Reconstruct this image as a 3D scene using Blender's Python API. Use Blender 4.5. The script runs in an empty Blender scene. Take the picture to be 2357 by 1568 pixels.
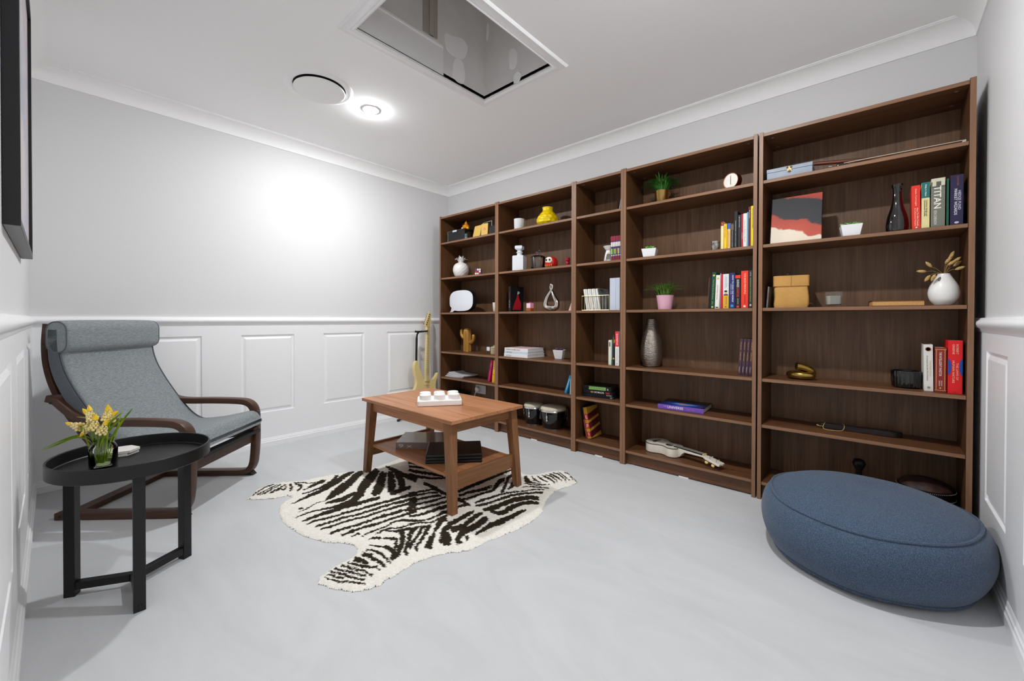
import bpy, bmesh, math, random
import numpy as np
from mathutils import Vector, Matrix
random.seed(7)
sc = bpy.context.scene
COL = sc.collection
R = math.radians
PI = math.pi

# ------------------------------------------------------------------ camera, world, exposure
def make_camera():
    yaw, pitch, roll = -.7299, -.0084, .0023
    fw = Vector((math.sin(yaw) * math.cos(pitch), math.cos(yaw) * math.cos(pitch), math.sin(pitch)))
    r0 = Vector((math.cos(yaw), -math.sin(yaw), 0)); u0 = r0.cross(fw)
    r = math.cos(roll) * r0 + math.sin(roll) * u0
    u = -math.sin(roll) * r0 + math.cos(roll) * u0
    cd = bpy.data.cameras.new('camera'); co = bpy.data.objects.new('camera', cd); COL.objects.link(co)
    cd.sensor_width = 36; cd.lens = 36 * 944.435 / 2357; cd.shift_y = -40.7 / 2357
    cd.clip_start = .01
    M = Matrix((r, u, -fw)).transposed().to_4x4(); M.translation = (3.3066, -2.5977, .9905)
    co.matrix_world = M
    sc.camera = co
make_camera()
w = bpy.data.worlds.new('world'); sc.world = w; w.use_nodes = True
w.node_tree.nodes['Background'].inputs[0].default_value = (.8, .85, .9, 1)
w.node_tree.nodes['Background'].inputs[1].default_value = .05
sc.view_settings.view_transform = 'Standard'; sc.view_settings.look = 'None'
sc.view_settings.gamma = 1; sc.view_settings.use_curve_mapping = False
sc.view_settings.exposure = 1.05
LAMP = 760.0                       # radiance of the two downlight lenses
LIGHTS = [(.70, -1.14), (2.70, -1.14)]
sc.cycles.max_bounces = 14; sc.cycles.diffuse_bounces = 8; sc.cycles.transmission_bounces = 10
sc.cycles.sample_clamp_indirect = 6.0; sc.cycles.use_denoising = True
sc.cycles.caustics_reflective = False; sc.cycles.caustics_refractive = False

# ------------------------------------------------------------------ materials
MATS = {}
def lin(c):
    if isinstance(c, str):
        c = c.lstrip('#'); c = [int(c[i:i + 2], 16) / 255 for i in (0, 2, 4)]
        return tuple(x / 12.92 if x <= .04045 else ((x + .055) / 1.055) ** 2.4 for x in c)
    return tuple(c)
def mat(name, color, rough=.5, metal=0., spec=.5, var=0., vscale=20., bump=0., bscale=60., coat=0., trans=0., ior=1.45,
        emit=0., stretch=(1, 1, 1), c2=None, sheen=0., det=4.):
    if name in MATS: return MATS[name]
    m = bpy.data.materials.new(name); m.use_nodes = True; MATS[name] = m
    nt = m.node_tree; b = nt.nodes['Principled BSDF']; c = lin(color)
    b.inputs['Base Color'].default_value = (*c, 1)
    b.inputs['Roughness'].default_value = rough; b.inputs['Metallic'].default_value = metal
    b.inputs['Specular IOR Level'].default_value = spec; b.inputs['IOR'].default_value = ior
    b.inputs['Coat Weight'].default_value = coat; b.inputs['Transmission Weight'].default_value = trans
    b.inputs['Sheen Weight'].default_value = sheen
    if emit:
        b.inputs['Emission Color'].default_value = (*c, 1); b.inputs['Emission Strength'].default_value = emit
    if var or c2 or bump:
        tc = nt.nodes.new('ShaderNodeTexCoord'); mp = nt.nodes.new('ShaderNodeMapping')
        mp.inputs['Scale'].default_value = stretch
        nt.links.new(tc.outputs['Object'], mp.inputs['Vector'])
    if var or c2:
        nz = nt.nodes.new('ShaderNodeTexNoise'); nz.inputs['Scale'].default_value = vscale; nz.inputs['Detail'].default_value = det
        nt.links.new(mp.outputs[0], nz.inputs['Vector'])
        rp = nt.nodes.new('ShaderNodeValToRGB')
        a = c if c2 else tuple(x * (1 - var) for x in c)
        d = lin(c2) if c2 else tuple(min(1, x * (1 + var)) for x in c)
        rp.color_ramp.elements[0].position = .32; rp.color_ramp.elements[1].position = .68
        rp.color_ramp.elements[0].color = (*a, 1); rp.color_ramp.elements[1].color = (*d, 1)
        nt.links.new(nz.outputs['Fac'], rp.inputs[0]); nt.links.new(rp.outputs[0], b.inputs['Base Color'])
    if bump:
        nb = nt.nodes.new('ShaderNodeTexNoise'); nb.inputs['Scale'].default_value = bscale; nb.inputs['Detail'].default_value = 3
        nt.links.new(mp.outputs[0], nb.inputs['Vector'])
        bp = nt.nodes.new('ShaderNodeBump'); bp.inputs['Strength'].default_value = bump; bp.inputs['Distance'].default_value = .004
        nt.links.new(nb.outputs['Fac'], bp.inputs['Height']); nt.links.new(bp.outputs[0], b.inputs['Normal'])
    return m
def wood(name, cdark, clight, axis='z', rough=.42, fine=60., spec=.4):
    """grain that runs along one axis: two stretched noises mixed"""
    if name in MATS: return MATS[name]
    m = bpy.data.materials.new(name); m.use_nodes = True; MATS[name] = m
    nt = m.node_tree; N = nt.nodes.new; L = nt.links.new; b = nt.nodes['Principled BSDF']
    tc = N('ShaderNodeTexCoord'); k = 'xyz'.index(axis)
    def noise(across, along, det, dist):
        mp = N('ShaderNodeMapping'); s = [across] * 3; s[k] = along; mp.inputs['Scale'].default_value = s
        L(tc.outputs['Object'], mp.inputs['Vector'])
        n = N('ShaderNodeTexNoise'); n.inputs['Scale'].default_value = 1; n.inputs['Detail'].default_value = det
        n.inputs['Distortion'].default_value = dist; L(mp.outputs[0], n.inputs['Vector']); return n
    a = noise(fine * 2.5, fine * .05, 5, .3); c = noise(fine * .35, fine * .035, 3, 1.2)
    mx = N('ShaderNodeMix'); mx.inputs[0].default_value = .5
    L(a.outputs['Fac'], mx.inputs[2]); L(c.outputs['Fac'], mx.inputs[3])
    rp = N('ShaderNodeValToRGB'); e = rp.color_ramp.elements
    e[0].position = .33; e[0].color = (*lin(cdark), 1); e[1].position = .66; e[1].color = (*lin(clight), 1)
    L(mx.outputs[0], rp.inputs[0]); L(rp.outputs[0], b.inputs['Base Color'])
    b.inputs['Roughness'].default_value = rough; b.inputs['Specular IOR Level'].default_value = spec
    bp = N('ShaderNodeBump'); bp.inputs['Strength'].default_value = .12; bp.inputs['Distance'].default_value = .001
    L(a.outputs['Fac'], bp.inputs['Height']); L(bp.outputs[0], b.inputs['Normal'])
    return m
def fabric(name, c1, c2, c3=None, scale=(500, 120, 500), rough=.95, bump=.5):
    if name in MATS: return MATS[name]
    m = bpy.data.materials.new(name); m.use_nodes = True; MATS[name] = m
    nt = m.node_tree; N = nt.nodes.new; L = nt.links.new; b = nt.nodes['Principled BSDF']
    tc = N('ShaderNodeTexCoord'); mp = N('ShaderNodeMapping'); mp.inputs['Scale'].default_value = scale
    L(tc.outputs['Object'], mp.inputs['Vector'])
    n = N('ShaderNodeTexNoise'); n.inputs['Scale'].default_value = 1; n.inputs['Detail'].default_value = 4; n.inputs['Roughness'].default_value = .7
    L(mp.outputs[0], n.inputs['Vector'])
    rp = N('ShaderNodeValToRGB'); e = rp.color_ramp.elements
    e[0].position = .36; e[0].color = (*lin(c1), 1); e[1].position = .64; e[1].color = (*lin(c2), 1)
    if c3:
        x = e.new(.5); x.color = (*lin(c3), 1)
    L(n.outputs['Fac'], rp.inputs[0]); L(rp.outputs[0], b.inputs['Base Color'])
    b.inputs['Roughness'].default_value = rough; b.inputs['Specular IOR Level'].default_value = .2
    b.inputs['Sheen Weight'].default_value = .15
    bp = N('ShaderNodeBump'); bp.inputs['Strength'].default_value = bump; bp.inputs['Distance'].default_value = .002
    L(n.outputs['Fac'], bp.inputs['Height']); L(bp.outputs[0], b.inputs['Normal'])
    return m
def glass(name, color=(.97, .98, .98), rough=0.02, ior=1.45):
    """thin clear sheet: lets light straight through and mirrors more at grazing angles"""
    if name in MATS: return MATS[name]
    m = bpy.data.materials.new(name); m.use_nodes = True; MATS[name] = m; nt = m.node_tree; N = nt.nodes.new; L = nt.links.new
    nt.nodes.remove(nt.nodes['Principled BSDF'])
    a = N('ShaderNodeBsdfTransparent'); a.inputs[0].default_value = (*color, 1)
    g = N('ShaderNodeBsdfGlossy'); g.inputs[0].default_value = (1, 1, 1, 1); g.inputs['Roughness'].default_value = rough
    f = N('ShaderNodeFresnel'); f.inputs['IOR'].default_value = ior; x = N('ShaderNodeMixShader')
    L(f.outputs[0], x.inputs[0]); L(a.outputs[0], x.inputs[1]); L(g.outputs[0], x.inputs[2]); L(x.outputs[0], nt.nodes['Material Output'].inputs[0])
    return m
def flat(hexc, rough=.55, **k):
    return mat('paint_' + hexc.lstrip('#') + ('' if not k else '_' + '_'.join(f'{a}{v}' for a, v in k.items())) + f'_{rough}', hexc, rough, **k)

M_WALL = mat('wall_paint', '#e0e0e0', .6, spec=.3)
M_TRIM = mat('white_trim_paint', '#f6f6f7', .38, spec=.4)
M_CEIL = mat('ceiling_paint', '#fdfdfd', .9, spec=.1)
M_SIDE = wood('brown_veneer_vertical', '#452a17', '#644327', 'z')
M_SHELF = wood('brown_veneer_along', '#50321e', '#744c30', 'x')
M_BACK = wood('brown_veneer_back', '#573e2b', '#7d5d43', 'z', .5)
M_EDGE = wood('brown_edge_band', '#7a5840', '#936d52', 'z')
M_TABLE = wood('table_oak', '#95603c', '#c68c64', 'x', .4, 40)
M_TABLEY = wood('table_oak_across', '#6e4526', '#976a45', 'y', .4, 40)
M_TABLEZ = wood('table_oak_upright', '#6e4526', '#976a45', 'z', .4, 40)
M_BENT = wood('chair_bentwood', '#3a2419', '#553626', 'x', .4, 50)
M_BLACK = mat('black_paint', '#101011', .45)
M_WHITE = mat('white_ceramic', '#eceae6', .3, coat=.2)
M_MATTW = mat('white_matt', '#efefed', .6)
M_PAGES = mat('paper_pages', '#d9d2c2', .8, var=.08, vscale=300, stretch=(1, 1, 1))
M_CHROME = mat('chrome', '#d8d8d8', .12, metal=1.)
M_SILVER = mat('silver', '#c9c4bd', .18, metal=1.)
M_GOLD = mat('gold_metal', '#b9975a', .28, metal=1.)
M_GREEN = mat('leaf_green', '#2e6b1c', .5, c2='#5c9a2e', vscale=40)
M_GLASS = glass('clear_glass')

# ------------------------------------------------------------------ mesh building
class MB:
    def __init__(s): s.v = []; s.f = []; s.m = []; s.k = 0
    def add(s, vs, fs, M=None):
        o = len(s.v)
        for p in vs: s.v.append(tuple(M @ Vector(p)) if M is not None else tuple(p))
        for f in fs: s.f.append([i + o for i in f]); s.m.append(s.k)
        return s
    def box(s, a, b, M=None):
        x0, y0, z0 = a; x1, y1, z1 = b
        return s.add([(x0, y0, z0), (x1, y0, z0), (x1, y1, z0), (x0, y1, z0), (x0, y0, z1), (x1, y0, z1), (x1, y1, z1), (x0, y1, z1)],
                     [(0, 3, 2, 1), (4, 5, 6, 7), (0, 1, 5, 4), (1, 2, 6, 5), (2, 3, 7, 6), (3, 0, 4, 7)], M)
    def lathe(s, prof, n=32, M=None, closed=False):
        vs = []; fs = []; k = len(prof)
        for i in range(n):
            a = 2 * PI * i / n
            for r, z in prof: vs.append((r * math.cos(a), r * math.sin(a), z))
        for i in range(n):
            j = (i + 1) % n
            for t in range(k if closed else k - 1):
                u = (t + 1) % k; fs.append((i * k + t, j * k + t, j * k + u, i * k + u))
        if not closed:
            if prof[0][0] > 1e-6: fs.append([i * k for i in range(n)][::-1])
            if prof[-1][0] > 1e-6: fs.append([i * k + k - 1 for i in range(n)])
        return s.add(vs, fs, M)
    def prism(s, poly, h0, h1, M=None):
        n = len(poly); vs = [(x, y, h0) for x, y in poly] + [(x, y, h1) for x, y in poly]
        fs = [list(range(n))[::-1], list(range(n, 2 * n))] + [(i, (i + 1) % n, n + (i + 1) % n, n + i) for i in range(n)]
        return s.add(vs, fs, M)
    def tube(s, pts, r, n=8, closed=False, M=None):
        pts = [Vector(p) for p in pts]; k = len(pts); rs = r if isinstance(r, (list, tuple)) else [r] * k
        vs = []; fs = []; up = None
        for i, p in enumerate(pts):
            t = (pts[(i + 1) % k] - pts[i - 1]) if closed else (pts[min(i + 1, k - 1)] - pts[max(i - 1, 0)])
            t.normalize()
            if up is None: up = t.orthogonal().normalized()
            up = (up - t * up.dot(t)); up = up.normalized() if up.length > 1e-6 else t.orthogonal().normalized()
            b = t.cross(up)
            for q in range(n):
                a = 2 * PI * q / n; vs.append(p + (up * math.cos(a) + b * math.sin(a)) * rs[i])
        for i in range(k if closed else k - 1):
            j = (i + 1) % k
            for q in range(n): fs.append((i * n + q, i * n + (q + 1) % n, j * n + (q + 1) % n, j * n + q))
        if not closed: fs += [list(range(n))[::-1], [(k - 1) * n + q for q in range(n)]]
        return s.add(vs, fs, M)
    def sweep(s, path, cross, M=None, closed=False):
        """planar path in (x,z); cross section points (y, n): y lateral, n along the path normal; cross may be a function of (i)"""
        k = len(path); vs = []; fs = []; n = None
        for i in range(k):
            a = path[i - 1] if (closed or i) else path[0]; b = path[(i + 1) % k] if (closed or i < k - 1) else path[-1]
            tx, tz = b[0] - a[0], b[1] - a[1]; l = math.hypot(tx, tz) or 1; nx, nz = -tz / l, tx / l
            cs = cross(i) if callable(cross) else cross; n = len(cs)
            for y, q in cs: vs.append((path[i][0] + nx * q, y, path[i][1] + nz * q))
        for i in range(k if closed else k - 1):
            j = (i + 1) % k
            for q in range(n): fs.append((i * n + q, i * n + (q + 1) % n, j * n + (q + 1) % n, j * n + q))
        if not closed: fs += [list(range(n))[::-1], [(k - 1) * n + q for q in range(n)]]
        return s.add(vs, fs, M)
    def ball(s, c, r, n=16, m=10, M=None):
        r = r if isinstance(r, (tuple, list)) else (r, r, r)
        vs = [(c[0], c[1], c[2] - r[2])]; fs = []
        for i in range(1, m):
            t = PI * i / m
            for j in range(n):
                a = 2 * PI * j / n
                vs.append((c[0] + r[0] * math.sin(t) * math.cos(a), c[1] + r[1] * math.sin(t) * math.sin(a), c[2] - r[2] * math.cos(t)))
        vs.append((c[0], c[1], c[2] + r[2]))
        for j in range(n): fs.append((0, 1 + (j + 1) % n, 1 + j))
        for i in range(m - 2):
            for j in range(n):
                a = 1 + i * n; fs.append((a + j, a + (j + 1) % n, a + n + (j + 1) % n, a + n + j))
        l = len(vs) - 1; a = 1 + (m - 2) * n
        for j in range(n): fs.append((l, a + j, a + (j + 1) % n))
        return s.add(vs, fs, M)
    def blade(s, pts, wd, side, th=.0015, M=None):
        """leaf: pts along the midrib, half-widths wd, side = lateral direction; thin solid"""
        vs = []; fs = []; side = Vector(side).normalized(); k = len(pts)
        for p, q in zip(pts, wd):
            p = Vector(p); vs += [p - side * q, p + Vector((0, 0, -th)), p + side * q, p + Vector((0, 0, th))]
        for i in range(k - 1):
            for q in range(4): fs.append((i * 4 + q, i * 4 + (q + 1) % 4, i * 4 + 4 + (q + 1) % 4, i * 4 + 4 + q))
        fs += [(3, 2, 1, 0), tuple(4 * (k - 1) + q for q in range(4))]
        return s.add(vs, fs, M)
    def build(s, name, mats, parent=None, smooth=35, bevel=0, seg=2, sub=0, loc=None):
        me = bpy.data.meshes.new(name); me.from_pydata(s.v, [], s.f)
        for m in (mats if isinstance(mats, list) else [mats]): me.materials.append(m)
        if isinstance(mats, list): me.polygons.foreach_set('material_index', s.m)
        bm = bmesh.new(); bm.from_mesh(me); bmesh.ops.recalc_face_normals(bm, faces=bm.faces); bm.to_mesh(me); bm.free()
        if smooth:
            me.polygons.foreach_set('use_smooth', [True] * len(me.polygons)); me.set_sharp_from_angle(angle=R(smooth))
        me.update()
        o = bpy.data.objects.new(name, me); COL.objects.link(o)
        if parent: o.parent = parent
        if loc: o.location = loc
        if bevel:
            b = o.modifiers.new('bevel', 'BEVEL'); b.width = bevel; b.segments = seg; b.limit_method = 'ANGLE'; b.angle_limit = R(40)
        if sub:
            b = o.modifiers.new('sub', 'SUBSURF'); b.levels = sub; b.render_levels = sub
        return o
def tag(o, label, cat, group=None, kind=None):
    o['label'] = label; o['category'] = cat
    if group: o['group'] = group
    if kind: o['kind'] = kind
    return o
def thing(name, label, cat, loc=(0, 0, 0), rz=0, group=None, rot=None):
    o = bpy.data.objects.new(name, None); COL.objects.link(o); o.empty_display_size = .05
    o.location = loc; o.rotation_euler = rot if rot else (0, 0, rz)
    return tag(o, label, cat, group)
def struct(o): o['kind'] = 'structure'; return o
def dup(o, parent=None):
    c = o.copy(); COL.objects.link(c)
    if parent: c.parent = parent
    for ch in list(o.children): dup(ch, c)
    return c
def rect(w, h, r=0, n=4):
    """rounded rectangle cross-section centred on 0"""
    if not r: return [(-w / 2, -h / 2), (w / 2, -h / 2), (w / 2, h / 2), (-w / 2, h / 2)]
    out = []
    for cx, cy, a0 in ((w / 2 - r, -h / 2 + r, -90), (w / 2 - r, h / 2 - r, 0), (-w / 2 + r, h / 2 - r, 90), (-w / 2 + r, -h / 2 + r, 180)):
        for i in range(n + 1):
            a = R(a0 + 90 * i / n); out.append((cx + r * math.cos(a), cy + r * math.sin(a)))
    return out
def spline(pts, n=6):
    """Catmull-Rom through points"""
    P = [Vector(p) for p in pts]; out = []
    for i in range(len(P) - 1):
        p0 = P[max(i - 1, 0)]; p1 = P[i]; p2 = P[i + 1]; p3 = P[min(i + 2, len(P) - 1)]
        for k in range(n):
            t = k / n
            out.append(.5 * ((2 * p1) + (p2 - p0) * t + (2 * p0 - 5 * p1 + 4 * p2 - p3) * t * t + (3 * p1 - p0 - 3 * p2 + p3) * t ** 3))
    out.append(P[-1]); return out
TEXTS = {}
def text_mesh(s):
    if s not in TEXTS:
        cu = bpy.data.curves.new('lettering', 'FONT'); cu.body = s; cu.resolution_u = 3; cu.offset = .012
        o = bpy.data.objects.new('lettering', cu); COL.objects.link(o)
        me = bpy.data.meshes.new_from_object(o.evaluated_get(bpy.context.evaluated_depsgraph_get()))
        vs = [tuple(v.co) for v in me.vertices]; fs = [list(p.vertices) for p in me.polygons]
        bpy.data.objects.remove(o); bpy.data.curves.remove(cu); bpy.data.meshes.remove(me)
        TEXTS[s] = (vs, fs)
    return TEXTS[s]
def lettering(s, color, parent, c, xd, yd, L, H, name='lettering', mb=None, stretch=2.2):
    """flat letters centred at c, reading along xd, tops towards yd, fitted into L x H"""
    vs, fs = text_mesh(s); xs = [v[0] for v in vs]; ys = [v[1] for v in vs]
    w = max(xs) - min(xs) or 1; h = max(ys) - min(ys) or 1; sx = L / w; sy = H / h
    if sx > sy * stretch: sx = sy * stretch
    if sy > sx * stretch: sy = sx * stretch
    c = Vector(c); xd = Vector(xd).normalized(); yd = Vector(yd).normalized()
    cx = (max(xs) + min(xs)) / 2; cy = (max(ys) + min(ys)) / 2
    P = [c + xd * ((v[0] - cx) * sx) + yd * ((v[1] - cy) * sy) for v in vs]
    if mb is not None: return mb.add(P, fs)
    return MB().add(P, fs).build(name, flat(color), parent, smooth=0)

# ------------------------------------------------------------------ the room
XB, XR, YB, YL, ZT = -.2409, 3.6424, .3161, -2.690, 2.427
def floor_mat():
    m = bpy.data.materials.new('microcement_floor'); m.use_nodes = True
    nt = m.node_tree; N = nt.nodes.new; L = nt.links.new; b = nt.nodes['Principled BSDF']
    tc = N('ShaderNodeTexCoord')
    a = N('ShaderNodeTexNoise'); a.inputs['Scale'].default_value = 1.7; a.inputs['Detail'].default_value = 8; a.inputs['Roughness'].default_value = .62; a.inputs['Distortion'].default_value = 1.3
    mp = N('ShaderNodeMapping'); mp.inputs['Rotation'].default_value = (0, 0, R(35)); mp.inputs['Scale'].default_value = (1, 2.6, 1)
    L(tc.outputs['Object'], mp.inputs['Vector']); L(mp.outputs[0], a.inputs['Vector'])
    rp = N('ShaderNodeValToRGB'); e = rp.color_ramp.elements
    e[0].position = .3; e[0].color = (*lin('#c6c7c8'), 1); e[1].position = .7; e[1].color = (*lin('#d0d1d2'), 1)
    L(a.outputs['Fac'], rp.inputs[0]); L(rp.outputs[0], b.inputs['Base Color'])
    b.inputs['Roughness'].default_value = .5; b.inputs['Specular IOR Level'].default_value = .35
    return m
struct(MB().box((XB - .1, YL - .1, -.1), (XR + .1, YB + .1, 0)).build('floor', floor_mat(), smooth=0))
HX0, HX1, HY0, HY1 = 1.375, 1.922, -1.60, -.716
ce = MB()
ce.box((XB - .1, YL - .1, ZT), (HX0, YB + .1, ZT + .004)); ce.box((HX1, YL - .1, ZT), (XR + .1, YB + .1, ZT + .004))
ce.box((HX0, YL - .1, ZT), (HX1, HY0, ZT + .004)); ce.box((HX0, HY1, ZT), (HX1, YB + .1, ZT + .004))
ceiling = struct(ce.build('ceiling', M_CEIL, smooth=0))
M_SHAFT = mat('raw_plasterboard', '#e6e4e2', .75, var=.05, vscale=6)
sh = MB(); T2 = 3.35
sh.box((HX0 - .03, HY0 - .03, ZT + .0042), (HX0, HY1 + .03, T2)); sh.box((HX1, HY0 - .03, ZT + .0042), (HX1 + .03, HY1 + .03, T2))
sh.box((HX0, HY0 - .03, ZT + .0042), (HX1, HY0, T2)); sh.box((HX0, HY1, ZT + .0042), (HX1, HY1 + .03, T2)); sh.box((HX0 - .03, HY0 - .03, T2), (HX1 + .03, HY1 + .03, T2 + .03))
sh.build('hatch_shaft', M_SHAFT, ceiling, smooth=0)
M_PATCH = mat('filler_compound', '#fbfbfa', .7)
MB().box((HX0, HY0, ZT + .004), (HX0 + .004, -1.055, 2.598)).build('shaft_lining_board', mat('shaft_board', '#f2f2f1', .7), ceiling, smooth=0)
MB().box((HX0 + .004, HY0, 2.588), (HX0 + .009, -1.06, 2.60)).build('shaft_board_edge', M_PATCH, ceiling, smooth=0)
MB().box((HX0, -1.20, 2.62), (HX0 + .006, -1.10, 3.2)).box((HX0, -1.16, 2.62), (HX0 + .012, -1.13, 3.2)).build('shaft_stud', mat('shaft_timber', '#b5aca3', .7, var=.1, vscale=30, stretch=(1, 1, .1)), ceiling, smooth=0)
def blob(pts, wall):
    poly = [tuple(p)[:2] for p in spline([(*p, 0) for p in pts] + [(*pts[0], 0)], 5)][:-1]
    if wall == 'A': M = Matrix(((0, 0, 1, HX0), (1, 0, 0, 0), (0, 1, 0, 0), (0, 0, 0, 1)))
    else: M = Matrix(((1, 0, 0, 0), (0, 0, -1, HY1), (0, 1, 0, 0), (0, 0, 0, 1)))
    MB().prism(poly, -.001, .004, M).build('plaster_patch', M_PATCH, ceiling)
blob([(-1.03, 2.60), (-.985, 2.585), (-.90, 2.60), (-.865, 2.68), (-.90, 2.72), (-.98, 2.70), (-1.045, 2.68)], 'A')
blob([(-.985, 2.46), (-.945, 2.44), (-.90, 2.45), (-.885, 2.50), (-.90, 2.57), (-.94, 2.585), (-.975, 2.55)], 'A')
blob([(1.60, 2.535), (1.63, 2.52), (1.655, 2.54), (1.66, 2.61), (1.63, 2.645), (1.60, 2.635)], 'B')
blob([(1.635, 2.43), (1.68, 2.43), (1.69, 2.47), (1.66, 2.49), (1.635, 2.47)], 'B')
blob([(1.395, 2.80), (1.41, 2.80), (1.42, 2.87), (1.41, 2.91), (1.40, 2.88)], 'B')
# hatch architrave: four mitred mouldings, one trim
def moulding_ring(x0, y0, x1, y1, prof):
    vs = []; fs = []; k = len(prof)
    for cx, cy, sx, sy in ((x0, y0, -1, -1), (x1, y0, 1, -1), (x1, y1, 1, 1), (x0, y1, -1, 1)):
        for o, z in prof: vs.append((cx + sx * o, cy + sy * o, ZT + z))
    for i in range(4):
        j = (i + 1) % 4
        for t in range(k): u = (t + 1) % k; fs.append((i * k + t, j * k + t, j * k + u, i * k + u))
    return MB().add(vs, fs)
struct(moulding_ring(HX0, HY0, HX1, HY1, [(0, .02), (0, -.012), (.008, -.016), (.014, -.010), (.022, -.014), (.05, -.010), (.056, -.012), (.064, -.004), (.066, 0), (.066, .001)]).build('trim_9', M_TRIM, smooth=30))

def wall_frame(o, d, n):
    """maps (s along wall, z, depth into the room) to the world"""
    o, d, n = Vector(o), Vector(d), Vector(n)
    return lambda s, z, t: o + d * s + n * t + Vector((0, 0, z))
def panelling(F, s0, s1, panels, z0=.267, z1=.868, top=.955, th=.012):
    mb = MB()
    def q(a, b, c, d): mb.add([a, b, c, d], [(0, 1, 2, 3)])
    def face(a, b, za, zb, t=th): q(F(a, za, t), F(b, za, t), F(b, zb, t), F(a, zb, t))
    face(s0, s1, 0, z0); face(s0, s1, z1, top)
    e = s0
    for a, b in panels:
        face(e, a, z0, z1); e = b
        R0 = (a, b, z0, z1)
        ins = lambda k: (a + k, b - k, z0 + k, z1 - k)
        def ring(A, ta, B, tb):
            ca = [(A[0], A[2]), (A[1], A[2]), (A[1], A[3]), (A[0], A[3])]; cb = [(B[0], B[2]), (B[1], B[2]), (B[1], B[3]), (B[0], B[3])]
            for i in range(4):
                j = (i + 1) % 4
                q(F(*ca[i], ta), F(*ca[j], ta), F(*cb[j], tb), F(*cb[i], tb))
        ring(R0, th, ins(.004), th - .008); ring(ins(.004), th - .008, ins(.017), th - .008); ring(ins(.017), th - .008, ins(.032), th - .0005)
        I = ins(.032); face(I[0], I[1], I[2], I[3], th - .0005)
    face(e, s1, z0, z1)
    return mb
RAIL = [(0, .94), (.013, .941), (.017, .949), (.019, .957), (.024, .961), (.028, .966), (.0315, .975), (.030, .984), (.024, .990), (.019, .994), (.017, .9985), (.013, 1.001), (0, 1.002)]
SKIRT = [(0, 0), (.026, 0), (.026, .036), (.022, .041), (.0215, .049), (.017, .053), (.016, .060), (.0125, .065), (0, .066)]
COVE = [(0, 2.337)] + [(.006, 2.337), (.006, 2.343)] + [(.006 + .066 * (1 - math.cos(R(a))), 2.343 + .074 * math.sin(R(a))) for a in range(10, 91, 10)] + [(.072, 2.421), (.079, 2.421), (.079, ZT), (0, ZT)]
def run(F, s0, s1, prof, a0=0, a1=0):
    """moulding along a wall; a0/a1 = 1 mitres that end inward"""
    n = len(prof); vs = [F(s0 + a0 * t, z, t) for t, z in prof] + [F(s1 - a1 * t, z, t) for t, z in prof]
    fs = [list(range(n)), list(range(n, 2 * n))[::-1]] + [(i, (i + 1) % n, n + (i + 1) % n, n + i) for i in range(n)]
    return MB().add(vs, fs)
WALLS = {
    'back': (wall_frame((XB, YL, 0), (0, 1, 0), (1, 0, 0)), YB - YL, [(-2.28 - YL, -1.905 - YL), (-1.668 - YL, -1.295 - YL), (-1.06 - YL, -.687 - YL), (-.452 - YL, -.081 - YL)], ((XB - .1, YL, 0), (XB, YB + .1, ZT))),
    'right': (wall_frame((XB, YB, 0), (1, 0, 0), (0, -1, 0)), XR - XB, [(.12 + .6 * i, .49 + .6 * i) for i in range(6)], ((XB - .1, YB, 0), (XR + .1, YB + .1, ZT))),
    'near': (wall_frame((XR, YL, 0), (0, 1, 0), (-1, 0, 0)), YB - YL, [(-2.28 - YL, -1.905 - YL), (-1.668 - YL, -1.295 - YL), (-1.06 - YL, -.68 - YL), (-.452 - YL, -.086 - YL)], ((XR, YL, 0), (XR + .1, YB, ZT))),
    'left': (wall_frame((XB, YL, 0), (1, 0, 0), (0, 1, 0)), XR - XB, [(.17, .70), (.94, 1.47), (1.71, 2.24), (2.48, 3.01), (3.25, 3.78)], ((XB - .1, YL - .1, 0), (XR + .1, YL, ZT))),
}
for i, (k, (F, L, P, bx)) in enumerate(WALLS.items()):
    wl = struct(MB().box(*bx).build('wall_' + k, M_WALL, smooth=0))
    panelling(F, 0, L, P).build('panelling', M_TRIM, wl, smooth=0)
    struct(run(F, 0, L, RAIL, 1, 1).build(f'trim_{2 * i + 1}', M_TRIM, smooth=40))
    struct(run(F, 0, L, COVE, 1, 1).build(f'trim_{2 * i + 2}', M_CEIL, smooth=40))
    struct(run(F, 0, L, SKIRT, 1, 1).build('baseboard_' + k, M_TRIM, smooth=30))

# downlights (the room's two lamps)
M_LENS = mat('lamp_lens', (.965, .985, 1.), .4, emit=LAMP)
for (x, y), lab in zip(LIGHTS, ('round recessed downlight glowing white beside the round ceiling vent', 'round recessed downlight nearer the wall with the big pouf')):
    t = thing('downlight', lab, 'ceiling light', (x, y, ZT))
    MB().lathe([(.040, -.0005), (.040, -.004), (.052, -.005), (.056, 0)], 40).build('trim_ring', M_TRIM, t)
    MB().lathe([(.0395, -.0005), (.0395, -.006), (.034, -.0105), (.022, -.0115), (.010, -.0125), (0, -.0128)], 32).build('lens', M_LENS, t)
# air vent
t = thing('air_vent', 'large round white ceiling air vent with a plug disc', 'air vent', (.705, -1.487, ZT))
MB().lathe([(.195, 0), (.193, -.004), (.178, -.010), (.160, -.008), (.150, -.002), (.150, 0)], 64).build('vent_ring', M_CEIL, t)
MB().lathe([(.150, -.0005), (.150, -.0015), (0, -.0015)], 48).build('vent_shade_disc', mat('vent_shade_black', '#0c0b0b', .8), t)  # black disc under the ceiling, painted as the shade of an unmodelled throat
MB().lathe([(0, -.012), (.140, -.012), (.1465, -.014), (.1475, -.018), (.144, -.021), (0, -.021)], 64).build('plug_disc', M_CEIL, t)
MB().lathe([(0, -.001), (.012, -.001), (.012, -.013), (0, -.013)], 12).build('plug_stem', M_CEIL, t)

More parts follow.
